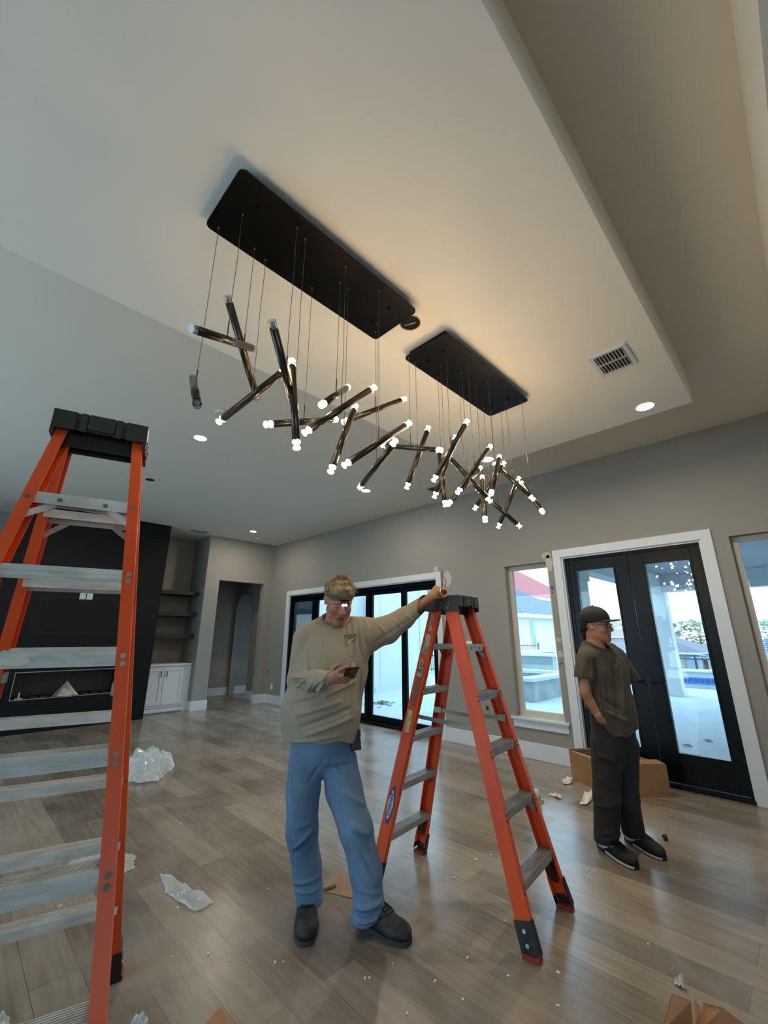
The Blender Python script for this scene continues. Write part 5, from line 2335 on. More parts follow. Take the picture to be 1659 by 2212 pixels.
# --- shirt
SHIRT = mat('beige_heather_shirt', '9c9484', .9, color2='938a7a', nscale=260, bump=.10, bscale=420, detail=6)
fl1 = folds(mf, [
    (752, 1345, 760, 1420, .010, .010), (764, 1343, 776, 1440, .009, .011), (776, 1340, 790, 1430, .009, .010), (742, 1352, 744, 1400, .009, .006),
    (790, 1335, 806, 1400, .010, .008), (815, 1345, 850, 1385, .010, .007), (850, 1335, 878, 1362, .009, .007), (875, 1325, 905, 1345, .008, .006),
    (800, 1395, 900, 1330, .012, -.006),
    (668, 1410, 674, 1452, .012, -.006),
    (680, 1478, 735, 1430, .010, .010), (690, 1492, 760, 1440, .012, -.009), (700, 1500, 770, 1470, .010, .009),
    (640, 1540, 740, 1510, .012, .010), (650, 1565, 760, 1525, .012, -.010), (660, 1582, 764, 1545, .012, .010), (630, 1520, 700, 1500, .012, -.008),
    (640, 1600, 740, 1580, .010, .006), (770, 1440, 762, 1560, .012, .008), (780, 1430, 775, 1530, .010, -.007),
    (628, 1462, 668, 1458, .008, .012), (630, 1470, 670, 1474, .008, -.012), (640, 1484, 664, 1462, .008, .010),
    (664, 1492, 682, 1464, .009, .010), (678, 1492, 696, 1464, .008, -.010), (690, 1492, 704, 1464, .008, .010), (700, 1488, 709, 1462, .006, -.008)], depth=-.08)
sh_pr = [(ec(J(722, 1385, .035), J(716, 1440, .01), .175, .208, .66, mf.v), .05),
         (ec(J(716, 1440, .01), J(694, 1535, -.012), .208, .222, .74, mf.v), .06),
         (ec(J(694, 1535, -.012), J(690, 1612, -.005), .222, .205, .76, mf.v), .05),
         (ec(J(722, 1352, .05), J(722, 1385, .04), .085, .14, .8, mf.v), .05),
         (rc(J(668, 1370, .035), J(722, 1366, .05), .072, .080), .04), (rc(J(782, 1362, .04), J(722, 1362, .05), .070, .085), .04),
         (rc(J(660, 1380, .03), J(644, 1468, -.01), .080, .064), .03), (rc(J(644, 1470, -.02), J(694, 1470, -.235), .062, .058), .025),
         (rc(J(694, 1470, -.235), J(713, 1466, -.29), .056, .038), .01),
         (rc(J(785, 1368, .04), J(835, 1362, .06), .094, .084), .05), (rc(J(835, 1360, .06), J(872, 1336, .07), .084, .069), .03),
         (rc(J(872, 1336, .07), J(918, 1300, .055), .066, .044), .02), (rc(J(918, 1300, .055), J(928, 1292, .05), .042, .036), .01),
         (rc(J(762, 1400, .03), J(800, 1385, .05), .09, .06), .06)]
armR = union(sh_pr[6:9], .02)
torso = union(sh_pr[:6] + sh_pr[9:])


def fsh0(P):
    return smin(torso(P), armR(P), .010)


ringC = J(721, 1337, .030)
rW = nv(AX(0, -.86, -.50))
rN = nv(np.cross(mf.u, rW))
if rN[2] < 0:
    rN = -rN
hem_n = nv(AX(-.02, -.10, -1))
hem_p = J(690, 1606, -.15)
cutR, nR = J(716, 1466, -.30), nv(wrR - elR + V3(0, 0, 0))
cutL, nL = J(929, 1291, .05), nv(J(928, 1292, .05) - J(895, 1318, .06))


def fshirt(P):
    d = fsh0(P) - fl1(P)
    U, Z, Vv = P @ mf.u, P[:, 2], P @ mf.v
    # bottom hem with a gentle wave
    hem = (P - hem_p) @ hem_n - .006 * np.sin(U * 38) - .004 * np.sin(Vv * 45)
    d = np.maximum(d, hem)
    # neck opening
    q = P - ringC
    hh = q @ rN
    rr = np.linalg.norm(q - np.outer(hh, rN), axis=1)
    d = np.maximum(d, -np.maximum(rr - .076, -.03 - hh))
    d = np.maximum(d, -np.maximum(rr - .118, .000 - hh))
    near = np.linalg.norm(P - cutR, axis=1) < .09
    d = np.where(near, np.maximum(d, (P - cutR) @ nR), d)
    near = np.linalg.norm(P - cutL, axis=1) < .09
    d = np.where(near, np.maximum(d, (P - cutL) @ nL), d)
    return d


def fcollar(P):
    q = P - ringC
    hh = q @ rN
    rr = np.linalg.norm(q - np.outer(hh, rN), axis=1)
    return np.maximum(np.abs(rr - .078) - .0035, np.abs(hh + .002) - .011) - .0030


pts = np.array([J(600, 1500, -.2), J(945, 1280, .2), J(690, 1625, -.3), J(690, 1625, .3), J(722, 1335, .25), J(715, 1460, -.38)])
shirt = sdf_obj('shirt', fshirt, pts.min(0) - .03, pts.max(0) + .05, .0048, SHIRT, man)


sdf_obj('collar', fcollar, ringC - .11, ringC + .11, .004, mat('collar_rib', '7e776c', .9, bump=.2, bscale=300), man)


def surf(fn, p, d, far=.35):
    """march from p along d to the surface of fn"""
    p, d = np.array(p, np.float32), nv(d)
    t = 0
    for _ in range(60):
        e = float(fn((p + d * t)[None])[0])
        if e < .0008:
            break
        t += max(e * .6, .0008)
        if t > far:
            break
    return p + d * t


def on_fig(fn, px, py, lift=.0015):
    d = nv(np.array(ray(px, py)))
    o = np.array((0, 0, CAM_H), np.float32)
    hit = surf(fn, o + d * 1.3, d, 5)
    return hit - d * lift


def patch(fn, quad, name, m, parent, nx=10, ny=4, lift=.002, th=.0006):
    """cloth print: a grid laid on the surface inside a pixel quad"""
    bm = bmesh.new()
    g = []
    for j in range(ny + 1):
        row = []
        for i in range(nx + 1):
            a, b = i / nx, j / ny
            x = (quad[0][0] * (1 - a) + quad[1][0] * a) * (1 - b) + (quad[3][0] * (1 - a) + quad[2][0] * a) * b
            y = (quad[0][1] * (1 - a) + quad[1][1] * a) * (1 - b) + (quad[3][1] * (1 - a) + quad[2][1] * a) * b
            row.append(bm.verts.new(on_fig(fn, x, y, lift)))
        g.append(row)
    for j in range(ny):
        for i in range(nx):
            bm.faces.new((g[j][i], g[j][i + 1], g[j + 1][i + 1], g[j + 1][i]))
    me = bpy.data.meshes.new(name)
    bm.to_mesh(me)
    bm.free()
    me.materials.append(m)
    o = bpy.data.objects.new(name, me)
    COL.objects.link(o)
    o.parent = parent
    if parent and parent.type == 'EMPTY':
        o.matrix_parent_inverse = Matrix.Translation(-Vector(parent.location))
    return o


# print on the chest: two dark words outlined yellow over a bolt
INKD = mat('print_dark', '2b2922', .8)
YEL = mat('print_yellow', 'd8c21e', .7)
pc = on_fig(fshirt, 757, 1373)
nrm = nv(AX(.12, -.99, .08))
uu = nv(np.cross(nrm, zM) * 1.0)
if uu @ mf.u < 0:
    uu = -uu
uu = nv(uu + V3(0, 0, .12))
zz = nv(np.cross(nrm, uu))
if zz[2] < 0:
    zz = -zz


def letter_M(p):
    return Matrix(((uu[0], zz[0], nrm[0], p[0]), (uu[1], zz[1], nrm[1], p[1]), (uu[2], zz[2], nrm[2], p[2]), (0, 0, 0, 1)))


pp = on_fig(fshirt, 757, 1373, .006)
text('printed_words', 'JA BROS', .0215, letter_M(pp + nrm * .003), INKD, shirt, extrude=.002)
text('printed_words', 'electric', .011, letter_M(pp - zz * .013 + nrm * .003), INKD, shirt, extrude=.002)
patch(fshirt, [(765, 1378), (768, 1375), (757, 1382), (754, 1383)], 'printed_bolt', YEL, shirt, 3, 2)
mb = MB()
pb_ = [(768, 1375.5), (759, 1380.5), (757.5, 1383), (754, 1383.5), (748.5, 1391), (756, 1387), (758, 1384.5), (761.5, 1384)]
P_ = [Vector(on_fig(fshirt, x, y, .0045)) for x, y in pb_]
mb.prism(P_, Vector(nrm) * .001)
q = mb.build('printed_bolt', YEL)
q.parent = shirt

# --- jeans
JEAN = mat('blue_denim', '446488', .85, color2='7391ad', nscale=3.2, stretch=(1, 1, .6), bump=.12, bscale=500, lo=.35, hi=.7, detail=7)
flJ = folds(mf, [
    (700, 1640, 735, 1665, .010, .010), (690, 1650, 665, 1690, .010, -.008), (705, 1655, 760, 1650, .010, -.009),
    (630, 1830, 678, 1785, .012, .016), (634, 1842, 682, 1800, .010, -.012), (640, 1780, 675, 1772, .010, .007),
    (742, 1700, 790, 1735, .012, .009), (760, 1765, 800, 1790, .012, .012), (762, 1780, 800, 1805, .010, -.010),
    (780, 1850, 812, 1900, .010, .009), (775, 1820, 805, 1880, .010, -.007),
    (632, 1915, 690, 1905, .009, .010), (632, 1925, 690, 1920, .008, -.010), (632, 1936, 690, 1934, .008, .009),
    (765, 1945, 825, 1930, .010, .014), (766, 1958, 820, 1948, .008, -.012), (768, 1968, 815, 1962, .009, .012), (770, 1905, 822, 1915, .010, .007)], depth=-.06)
je_pr = [(ec(J(689, 1570, .01), J(690, 1598, .02), .185, .196, .70, mf.v), .03),
         (ec(J(648, 1640, .02), J(651, 1700, .0), .108, .102, .98, mf.v), .03), (rc(J(652, 1700, .0), J(651, 1790, -.02), .103, .088), .03),
         (rc(J(651, 1790, -.02), J(658, 1870, .05), .086, .088), .03), (rc(J(658, 1870, .05), anR + V3(-.015, -.015, -.02), .088, .084), .03),
         (ec(J(733, 1645, .02), J(744, 1705, -.02), .104, .100, .98, mf.v), .03), (rc(J(742, 1705, -.02), J(769, 1790, -.06), .100, .090), .03),
         (rc(J(769, 1790, -.06), J(790, 1880, -.05), .088, .084), .03), (rc(J(790, 1880, -.05), J(797, 1950, -.07), .084, .078), .03),
         (rc(J(797, 1950, -.07), J(788, 1992, -.09), .077, .072), .02)]
hipU = union(je_pr[:1])
legU = [union(je_pr[1:5]), union(je_pr[5:])]


def fj0(P):
    return smin(smin(legU[0](P), legU[1](P), .012), hipU(P), .025)


def fjean(P):
    d = fj0(P) - flJ(P)
    Z = P[:, 2]
    d = np.maximum(d, Z - 1.0)
    U = P @ mf.u
    left = U < (J(715, 1800, 0) @ mf.u)
    zc = np.where(left, .080 + .008 * np.sin((P @ mf.v) * 20), .052 + .16 * np.clip(U - float(J(785, 1980, -.08) @ mf.u), 0, .1))
    d = np.maximum(d, zc - Z)
    return d


pts = np.array([J(600, 1600, -.3), J(845, 1700, .3), (1.5, 2.0, 0.0), J(690, 1560, 0), (1.8, 1.8, .0)])
jeans = sdf_obj('jeans', fjean, pts.min(0) - .03, pts.max(0) + .05, .005, JEAN, man, keep=False)
# waistband seams and belt pouch
SEAM = mat('denim_seam', '7f9cbc', .9)
for ln in (((626, 1640), (630, 1720), (636, 1790), (640, 1860), (642, 1925)), ((705, 1640), (722, 1700), (742, 1790), (760, 1870), (770, 1930))):
    mb = MB()
    sp_ = [on_fig(fjean, ln[0][0] + (0 if k else 0), ln[0][1], .0005) for k in (0,)]
    sp_ = []
    for (xa, ya), (xb, yb) in zip(ln, ln[1:]):
        for k in range(8):
            h_ = on_fig(fjean, xa + (xb - xa) * k / 8, ya + (yb - ya) * k / 8, .0004)
            if abs(float(fjean(h_[None])[0])) < .01:
                sp_.append(Vector(h_))
    if len(sp_) > 3:
        mb.tube(sp_, .0012, n=5)
        q = mb.build('seam', SEAM)
        q.parent = jeans
pch = J(769, 1592, .01)
mb = MB()
Mx = Matrix((mf.u.tolist(), mf.v.tolist(), (0, 0, 1))).transposed().to_4x4()
Mx = Matrix.Translation(Vector(pch)) @ Mx @ Matrix.Rotation(R(-6), 4, 'Y')
mb.box(-.030, .026, -.05, .05, -.062, .045, M=Mx, bev=.008)
mb.box(-.032, .029, -.053, .053, .012, .047, M=Mx, bev=.006)
q = mb.build('belt_pouch', mat('brown_leather', '3a3029', .6, bump=.1, bscale=200), man)
q.matrix_parent_inverse = Matrix.Translation(-Vector(man.location))
q['label'] = 'dark brown belt pouch'

# --- hair, brows, headlamp
HAIR = mat('grey_blond_hair', 'bfae8c', .65, color2='94805f', nscale=14, stretch=(3, 3, .6), bump=.6, bscale=160)


def fhair(P):
    q = ((P - hcM) @ HA.T) / HS
    x, y, z = q[:, 0], q[:, 1], q[:, 2]
    d = el((0, -.016, .042), (.0835, .101, .094))(q.astype(np.float32))
    n = (np.sin(x * 210 + y * 60) * np.cos(y * 160 - x * 40) * .0026 + np.sin(x * 480 + z * 110) * .0012 + np.sin(y * 330 + x * 260) * .0012)
    d = d - n
    # swept tuft on top of the forehead
    for a, b, r0, r1 in (((-.03, .05, .095), (-.005, .065, .100), .022, .016), ((.03, .05, .095), (.015, .065, .100), .022, .014),
                         ((-.02, .02, .120), (.01, .03, .130), .016, .012),
                         ((-.045, .055, .080), (-.045, .070, .078), .014, .010), ((.045, .055, .080), (.045, .070, .078), .014, .010)):
        d = smin(d, rc(a, b, r0, r1)(q.astype(np.float32)), .012)
    # hairline: open face, short sides round the ears
    line = np.where(y > .035, .046 + np.clip(y - .035, 0, 1) * .30, np.where(y > -.02, -.005 + (y + .02) * 1.0, -.075))
    d = np.maximum(d, line - z)
    return d * HS


hr = sdf_obj('hair', fhair, hcM - .19, hcM + .19, .003, HAIR, man)
# loose strands combed forward and up over the hair mass
random.seed(21)
mb = MB()
for k in range(1100):
    th = random.uniform(-3.1, 3.1)
    ph_ = random.uniform(.0, 1.2)
    x, y, z = math.sin(th) * math.sin(ph_), math.cos(th) * math.sin(ph_), math.cos(ph_)
    p0 = np.array((x * .080, y * .098 - .016, z * .090 + .042))
    if p0[2] < .060 + max(p0[1], 0) * .2:
        continue
    nrm_ = np.array((x, y, z))
    com = np.array((x * .7 + random.uniform(-.3, .3), .75 if z > .4 else -.2, -.35 + .2 * z)) if z < .93 else np.array((random.uniform(-.5, .5), .6, .5))
    L_ = random.uniform(.022, .042)
    p1 = p0 + nrm_ * (.007 if z > .75 else .003) + com * L_ * .5
    p2 = p1 + com * L_ * .5 + nrm_ * random.uniform(-.004, .008)
    mb.tube([Vector(HW(*p0)), Vector(HW(*p1)), Vector(HW(*p2))], [.0016, .0013, .0004], n=4)
q = mb.build('hair_strands', HAIR)
q.parent = hr
q.matrix_parent_inverse = hr.matrix_world.inverted() if False else Matrix.Identity(4)
q['kind'] = 'stuff'
STR = mat('olive_strap', '5e5940', .8, bump=.1, bscale=300)
hl = MB()
ring = []
for k in range(49):
    a = 2 * math.pi * k / 48
    x, y = math.sin(a), math.cos(a)
    ring.append(HW(x * .0865, y * .106 - .014, .046 + .020 * (1 - y) * .5))
for s_ in range(48):
    pass
bm = hl.bm
rows = []
for dz, off in ((-.013, 0), (.013, 0), (.013, .003), (-.013, .003)):
    rows.append([bm.verts.new(Vector(p + zM * dz * HS + nv(p - hcM - zM * float((p - hcM) @ zM)) * off)) for p in ring[:-1]])
for i in range(48):
    j = (i + 1) % 48
    for r_ in range(4):
        a_, b_ = rows[r_], rows[(r_ + 1) % 4]
        bm.faces.new((a_[i], a_[j], b_[j], b_[i]))
hlo = hl.build('headlamp_strap', STR, man, smooth=False)
hlo.matrix_parent_inverse = Matrix.Translation(-Vector(man.location))
MH = Matrix((xM.tolist(), fM.tolist(), zM.tolist())).transposed().to_4x4()
lc = HW(.006, .103, .040)
mb = MB()
Mh = Matrix.Translation(Vector(lc)) @ MH @ Matrix.Rotation(R(-18), 4, 'X')
mb.box(-.024, .024, -.008, .016, -.016, .017, M=Mh, bev=.006)
mb.box(-.026, .026, -.012, .006, .010, .026, M=Mh, bev=.004)
lm = mb.build('headlamp', mat('headlamp_black', '1a1a18', .35), man)
lm.matrix_parent_inverse = Matrix.Translation(-Vector(man.location))
mb = MB()
mb.box(-.016, .014, .0165, .018, .003, .013, M=Mh)
q = mb.build('red_lens', mat('red_lens', 'a13a33', .3), lm)
HLE = emis('headlamp_glow', 'f2f7ff', 14)
for ox in (-.012, .006):
    mb = MB()
    mb.tube([Mh @ Vector((ox, .014, -.008)), Mh @ Vector((ox, .0185, -.008))], [.0075, .0085], n=14)
    q = mb.build('lamp_lens', HLE, lm)

# --- shoes
BOOT = mat('dark_work_leather', '1d1e20', .6, color2='2f3133', nscale=12, bump=.2, bscale=60)
BSOLE = mat('dark_grey_sole', '353b3e', .7, bump=.3, bscale=50)
BLACE = mat('black_lace', '0f0f10', .8)
for hh, tt in (((1.765, 2.375, 0), (1.545, 2.075, 0)), ((1.865, 2.045, 0), (1.915, 1.722, 0))):
    u_ = shoe(mf, hh, tt, 0, .118, None, BOOT, BSOLE, BLACE, hi=.105)
    u_.parent = man
    u_.matrix_parent_inverse = Matrix.Translation(-Vector(man.location))
    u_.name = 'work_shoe'

# --- phone in his right hand
PHM = mat('black_phone', '060607', .3, spec=.2)
pa = nv(AX(.14, -.88, .42))
pw_ = nv(AX(.93, .30, .06))
pw_ = nv(pw_ - pa * float(pw_ @ pa))
pn = np.cross(pa, pw_)
pcn = J(757, 1455, -.375)
Mp = Matrix((pw_.tolist(), pa.tolist(), pn.tolist())).transposed().to_4x4()
Mp = Matrix.Translation(Vector(pcn)) @ Mp
ph = empty('mobile_phone', tuple(pcn), label='black smartphone held in the older man\'s right hand', cat='phone')
ph.matrix_world = Mp
mb = MB()
mb.box(-.036, .036, -.074, .074, -.0045, .0045, bev=.004)
mb.build('phone_body', PHM, ph)
sgn_ = 1 if pn @ mf.v > 0 else -1
mb = MB()
mb.box(-.033, .033, -.070, .070, sgn_ * .0046 - .0003, sgn_ * .0046 + .0003)
mb.build('screen', mat('phone_screen', '15181d', .08), ph)
for k, (a, b) in enumerate(((-.020, .058), (-.002, .058), (.016, .058))):
    mb = MB()
    mb.tube([(a, b, -sgn_ * .0045), (a, b, -sgn_ * .0065)], .0055, n=14)
    mb.build('camera_lens', mat('lens_grey', '4a4c50', .15, metal=.6), ph)

# --- bent wire tool pinned in his other hand on the ladder top
WT = mat('dull_steel_rod', '5a5148', .35, metal=.9)
wt_ = empty('wire_hook_tool', tuple(J(952, 1290, .02)), label='thin bent steel rods standing upright in the older man\'s hand on the ladder', cat='tool')
for k, pl_ in enumerate((((948, 1227), (955, 1233), (955.5, 1262), (953, 1292)), ((956, 1243), (963.5, 1254), (962, 1272), (959, 1293)))):
    mb = MB()
    mb.tube([Vector(J(x, y, .02 + .02 * k)) for x, y in pl_], .0022, n=8)
    rel(mb.build('rod', WT), wt_)
mb = MB()
a_, b_ = Vector(J(953, 1290, .0)), Vector(J(950, 1272, .0))
mb.tube([a_, b_], [.009, .006], n=12)
rel(mb.build('brass_ferrule', mat('brass_shine', 'b79b62', .25, metal=.9)), wt_)
# ------------------------------------------------------------ young man in the cap
bf = Fig(3.62, 1.26)
J, AX = bf.J, bf.ax
boy = empty('person', (3.62, 1.26, 0), label='young man in dark olive T-shirt, black cap and glasses, hand in pocket, facing right', cat='person')
hcB = J(1287, 1351, .0)
fB = nv(AX(.93, -.36, -.03))
zB = nv(V3(0, 0, 1) + AX(-.10, 0, 0))
zB = nv(zB - fB * float(zB @ fB))
xB = np.cross(zB, fB) * -1
xB = np.cross(fB, zB)
# figure's left: with z up and facing f, left = z x f
xB = np.cross(zB, fB)
BS = 1.04
hp, BW, BA = head_prims(hcB, xB, fB, zB, BS)
nk = J(1286, 1402, .0)
shN, shF = J(1268, 1420, -.115), J(1335, 1416, .13)
elN = J(1264, 1497, -.19)
wrN = J(1297, 1553, -.165)
elF = J(1352, 1492, .23)
wrF = J(1338, 1545, .14)
hpN, hpF = J(1310, 1600, -.06), J(1345, 1600, .09)
knN, knF = J(1313, 1715, -.08), J(1352, 1712, .07)
anN = np.array((3.60, 1.36, .09), np.float32)
anF = np.array((3.85, 1.245, .09), np.float32)
hd = nv(AX(.35, .62, -.70))
hn = nv(AX(-.55, -.80, .1))
hn = nv(hn - hd * float(hn @ hd))
ht = np.cross(hn, hd)
if ht @ bf.u < 0:
    ht = -ht
HN = hand_prims(wrN, hd, hn, ht, ((25, 25, 20),) * 4, thumb=nv(hd * .85 + ht * .35), s=.9)
bp = hp + [(rc(BW(0, -.03, -.06), nk, .052, .054), .03), (rc(nk, J(1292, 1425, .02), .054, .08), .04),
           (ec(J(1298, 1440, .01), J(1312, 1520, .01), .14, .135, .68, AX(.75, -.66, 0)), .05),
           (ec(J(1312, 1520, .01), J(1325, 1600, .02), .135, .13, .75, AX(.75, -.66, 0)), .05),
           (rc(shN, elN, .042, .037), .03), (rc(elN, wrN, .036, .026), .02),
           (rc(shF, elF, .040, .033), .03), (rc(elF, wrF, .033, .024), .02),
           (rc(hpN, knN, .065, .045), .03), (rc(knN, anN, .045, .032), .03), (rc(hpF, knF, .065, .045), .03), (rc(knF, anF, .045, .032), .03)]
fbb = union(bp)


def fboy(P):
    return smin(fbb(P), union(HN)(P), .01)


pts = np.array([BW(0, 0, .2), anN - .14, anF + .1, J(1235, 1500, -.3), J(1385, 1480, .3)])
colB = head_color(BW, BA, 'b07f66', '9c5b50', '2b211c', hcB, BS, flush='a56454')
sdf_obj('body', fboy, pts.min(0) - .03, pts.max(0) + .03, .0038, SKIN, boy, color=colB)
# --- T-shirt
TEE = mat('dark_olive_tee', '554f45', .92, color2='4b453b', nscale=20, bump=.1, bscale=350)
flT = folds(bf, [(1283, 1420, 1290, 1480, .014, -.012), (1300, 1440, 1310, 1560, .016, .012), (1325, 1430, 1335, 1560, .016, -.012), (1345, 1440, 1350, 1560, .014, .012),
                 (1262, 1415, 1258, 1460, .012, .008), (1275, 1420, 1272, 1462, .012, -.008), (1300, 1530, 1360, 1560, .014, .012), (1290, 1500, 1345, 1535, .014, -.010)], depth=-.1)
tee_pr = [(ec(J(1294, 1418, .01), J(1302, 1450, .01), .165, .190, .62, AX(.68, -.73, 0)), .05),
          (ec(J(1302, 1450, .01), J(1318, 1530, .0), .190, .185, .74, AX(.68, -.73, 0)), .05),
          (ec(J(1318, 1530, .0), J(1332, 1590, .0), .185, .178, .80, AX(.68, -.73, 0)), .04),
          (rc(J(1272, 1418, -.10), J(1288, 1405, .0), .060, .065), .04), (rc(J(1330, 1414, .12), J(1294, 1405, .02), .055, .065), .04),
          (rc(J(1268, 1424, -.13), J(1262, 1462, -.16), .072, .078), .03),
          (rc(J(1335, 1422, .13), J(1362, 1468, .18), .066, .070), .03)]
ft0 = union(tee_pr)
ringB = J(1295, 1393, .0)
bW = nv(AX(.62, -.55, -.52))
bS = nv(np.cross(bW, V3(0, 0, 1)))
bN = nv(np.cross(bS, bW))
if bN[2] < 0:
    bN = -bN
cN, nN = J(1259, 1464, -.165), nv(AX(-.10, -.05, -1))
cF, nF = J(1364, 1474, .18), nv(AX(.45, .1, -1))


def ftee(P):
    d = ft0(P) - flT(P)
    U = P @ bf.u - float(J(1330, 1590, 0) @ bf.u)
    zc = float(J(1340, 1584, 0)[2]) + .165 * (lambda t_: t_ * t_ * (3 - 2 * t_))(np.clip((-U - .0) / .17, 0, 1)) + .9 * np.clip(U - .06, 0, .2) ** 1.3 + .004 * np.sin(U * 60)
    d = np.maximum(d, zc - P[:, 2])
    q = P - ringB
    hh = q @ bN
    rr = np.linalg.norm(q - np.outer(hh, bN), axis=1)
    d = np.maximum(d, -np.maximum(rr - .072, -.03 - hh))
    d = np.maximum(d, -np.maximum(rr - .130, .0 - hh))
    near = (np.linalg.norm(P - cN, axis=1) < .13) & (P @ bf.u < float(J(1279, 1500, -.1) @ bf.u))
    d = np.where(near, np.maximum(d, (P - cN) @ nN), d)
    near = (np.linalg.norm(P - cF, axis=1) < .12) & (P @ bf.u > float(J(1352, 1480, .1) @ bf.u))
    d = np.where(near, np.maximum(d, (P - cF) @ nF), d)
    return d


pts = np.array([J(1235, 1400, -.35), J(1390, 1400, .35), J(1330, 1600, -.3), J(1330, 1600, .3)])
tee = sdf_obj('t_shirt', ftee, pts.min(0) - .03, pts.max(0) + .04, .0055, TEE, boy)


def fcolB(P):
    q = P - ringB
    hh = q @ bN
    rr = np.linalg.norm(q - np.outer(hh, bN), axis=1)
    return np.maximum(np.abs(rr - .075) - .003, np.abs(hh + .001) - .009) - .0025


sdf_obj('collar', fcolB, ringB - .1, ringB + .1, .004, TEE, boy)
for (x0_, x1_, y0_, y1_) in ((1331, 1346, 1437.5, 1439), (1331, 1345, 1441, 1442), (1336, 1341, 1432, 1435)):
    patch(ftee, [(x0_, y0_), (x1_, y0_ - 1), (x1_, y1_ - 1), (x0_, y1_)], 'chest_print', mat('faint_print', '6d665a', .9), tee, 10, 2, lift=.003)
# --- trousers
PNT = mat('charcoal_trousers', '2b2a2a', .85, color2='242526', nscale=8, bump=.12, bscale=300)
flP = folds(bf, [(1290, 1625, 1330, 1640, .014, .012), (1290, 1640, 1335, 1655, .014, -.014), (1290, 1670, 1330, 1700, .012, .012), (1290, 1735, 1335, 1728, .012, .014),
                 (1290, 1742, 1335, 1738, .010, -.014), (1300, 1800, 1340, 1790, .012, .012), (1300, 1815, 1345, 1805, .012, .014), (1345, 1760, 1378, 1748, .012, .012),
                 (1350, 1800, 1385, 1790, .012, .014), (1345, 1700, 1380, 1690, .012, -.01), (1300, 1825, 1340, 1822, .010, -.012)], depth=-.08)
pn_pr = [(ec(J(1322, 1548, .0), J(1326, 1605, .01), .155, .162, .85, AX(.68, -.73, 0)), .04),
         (rc(J(1309, 1610, -.05), J(1311, 1720, -.08), .105, .088), .03), (rc(J(1311, 1720, -.08), anN + V3(-.01, -.01, -.05), .086, .080), .03),
         (rc(J(1348, 1610, .07), J(1353, 1720, .06), .100, .080), .03), (rc(J(1353, 1720, .06), anF + V3(-.01, -.01, -.05), .080, .076), .03)]
fp0 = union(pn_pr)


def fpant(P):
    d = fp0(P) - flP(P)
    d = np.maximum(d, .068 - P[:, 2] + .010 * np.sin(P[:, 0] * 30 + 1))
    d = np.maximum(d, P[:, 2] - 1.05)
    return d


pts = np.array([J(1265, 1560, -.3), J(1400, 1560, .3), anN - .15, anF + .15])
pant = sdf_obj('trousers', fpant, pts.min(0) - .03, pts.max(0) + .04, .006, PNT, boy, keep=False)
# --- hair, cap, glasses, earbud
BH = mat('black_curly_hair', '151210', .7, bump=.5, bscale=120)


def fbh(P):
    q = (((P - hcB) @ BA.T) / BS).astype(np.float32)
    x, y, z = q[:, 0], q[:, 1], q[:, 2]
    d = el((0, -.020, .028), (.085, .098, .090))(q)
    d = d - .0045 * np.sin(x * 130 + z * 90) * np.cos(z * 150 + y * 60) - .002 * np.sin(y * 300) * np.sin(z * 260)
    for a, b, r0, r1 in (((.03, -.095, -.02), (.02, -.085, -.085), .026, .016), ((-.03, -.09, -.02), (-.02, -.085, -.085), .026, .016), ((0, -.1, -.03), (0, -.092, -.10), .026, .014)):
        d = smin(d, rc(a, b, r0, r1)(q) - .003 * np.sin(z * 190 + x * 90), .015)
    d = np.maximum(d, np.where(y > -.045, .02 - z + np.clip(y, -1, 1) * .2, -.12 - z))
    return d * BS


sdf_obj('hair', fbh, hcB - .19, hcB + .19, .0032, BH, boy)
CAPB = mat('black_cap', '17191c', .75, bump=.05, bscale=300)


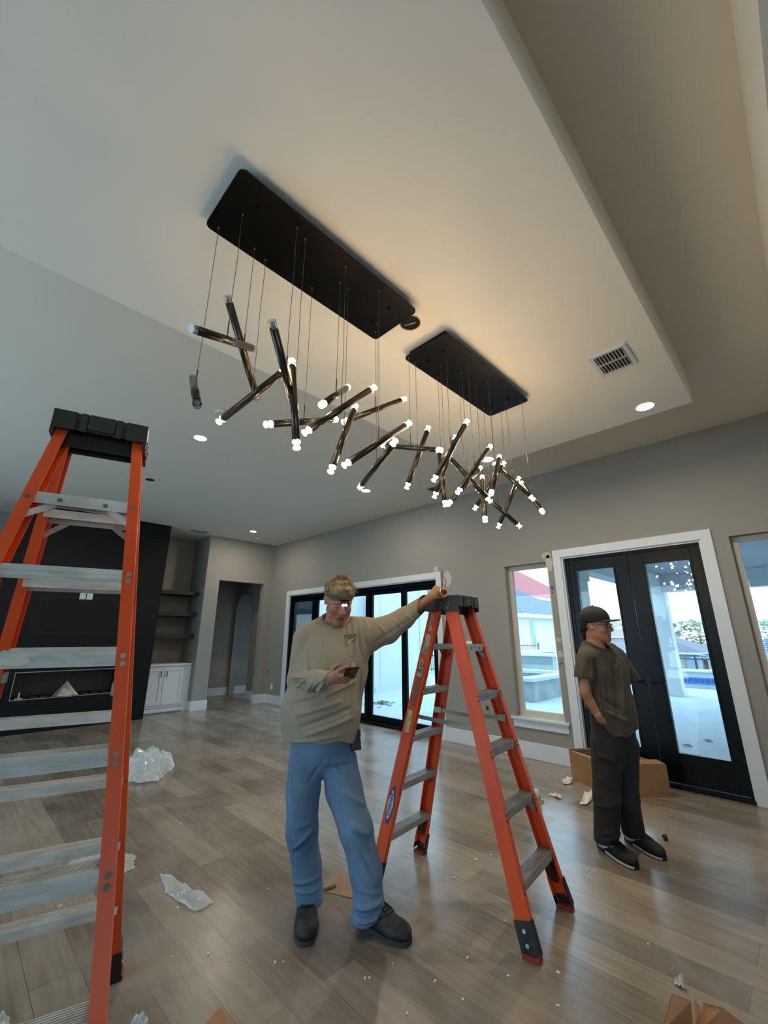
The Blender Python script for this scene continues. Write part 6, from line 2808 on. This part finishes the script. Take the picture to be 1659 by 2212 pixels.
def fcap(P):
    q = (((P - hcB) @ BA.T) / BS).astype(np.float32)
    x, y, z = q[:, 0], q[:, 1], q[:, 2]
    d = el((0, -.008, .048), (.094, .113, .098))(q)
    d = np.maximum(d, .028 + (-.12) * (y - .0) * -.22 - z)
    # brim, slightly arched
    bz = .040 + .045 * (y - .09) - 1.9 * x * x
    br = np.maximum(np.abs(z - bz) - .0035, np.sqrt((x / .078) ** 2 + ((y - .075) / .105) ** 2) * .09 - .09)
    br = np.maximum(br, .06 - y)
    d = smin(d, br, .006)
    d = smin(d, np.linalg.norm(q - np.array((0, -.008, .147), np.float32), axis=1) - .007, .003)
    return d * BS


sdf_obj('cap', fcap, hcB - .22, hcB + .24, .003, CAPB, boy)
GLM = mat('dark_glasses_frame', '241f1e', .3)
gl = MB()
for sx in (-1, 1):
    ring = [Vector(BW(sx * .031 + .024 * math.cos(a), .108 - .006 * abs(math.cos(a)) * (1 if sx * math.cos(a) > 0 else 0), .002 + .019 * math.sin(a))) for a in [2 * math.pi * k / 20 for k in range(21)]]
    gl.tube(ring, .0016, n=6, cap=False)
    gl.tube([Vector(BW(sx * .055, .103, .008)), Vector(BW(sx * .078, .05, .010)), Vector(BW(sx * .084, -.005, .014))], .0018, n=6)
gl.tube([Vector(BW(-.008, .110, .004)), Vector(BW(0, .114, .008)), Vector(BW(.008, .110, .004))], .0016, n=6)
q = gl.build('glasses', GLM, boy)
q.matrix_parent_inverse = Matrix.Translation(-Vector(boy.location))
mb = MB()
sN = -1 if (BW(.08, 0, 0) @ bf.v) > (BW(-.08, 0, 0) @ bf.v) else 1
mb.tube([Vector(BW(sN * .088, .003, -.004)), Vector(BW(sN * .089, .010, -.014)), Vector(BW(sN * .087, .020, -.032))], [.0055, .004, .0032], n=10)
q = mb.build('earbud', WHITEP, boy)
q.matrix_parent_inverse = Matrix.Translation(-Vector(boy.location))
q['label'] = 'white wireless earbud'
# --- trainers
TRN = mat('black_trainer', '14171b', .7, bump=.1, bscale=250)
TRS = mat('white_midsole', 'd2cec4', .6)
for hh, tt in (((3.655, 1.425, 0), (3.475, 1.13, 0)), ((3.905, 1.315, 0), (3.735, 1.03, 0))):
    u_ = shoe(bf, hh, tt, 0, .105, None, TRN, mat('black_outsole', '1b1c1e', .6), mat('black_lace', '0f0f10', .8), hi=.085, swoosh=(1, TRS))
    u_.parent = boy
    u_.matrix_parent_inverse = Matrix.Translation(-Vector(boy.location))
    u_.name = 'trainer'
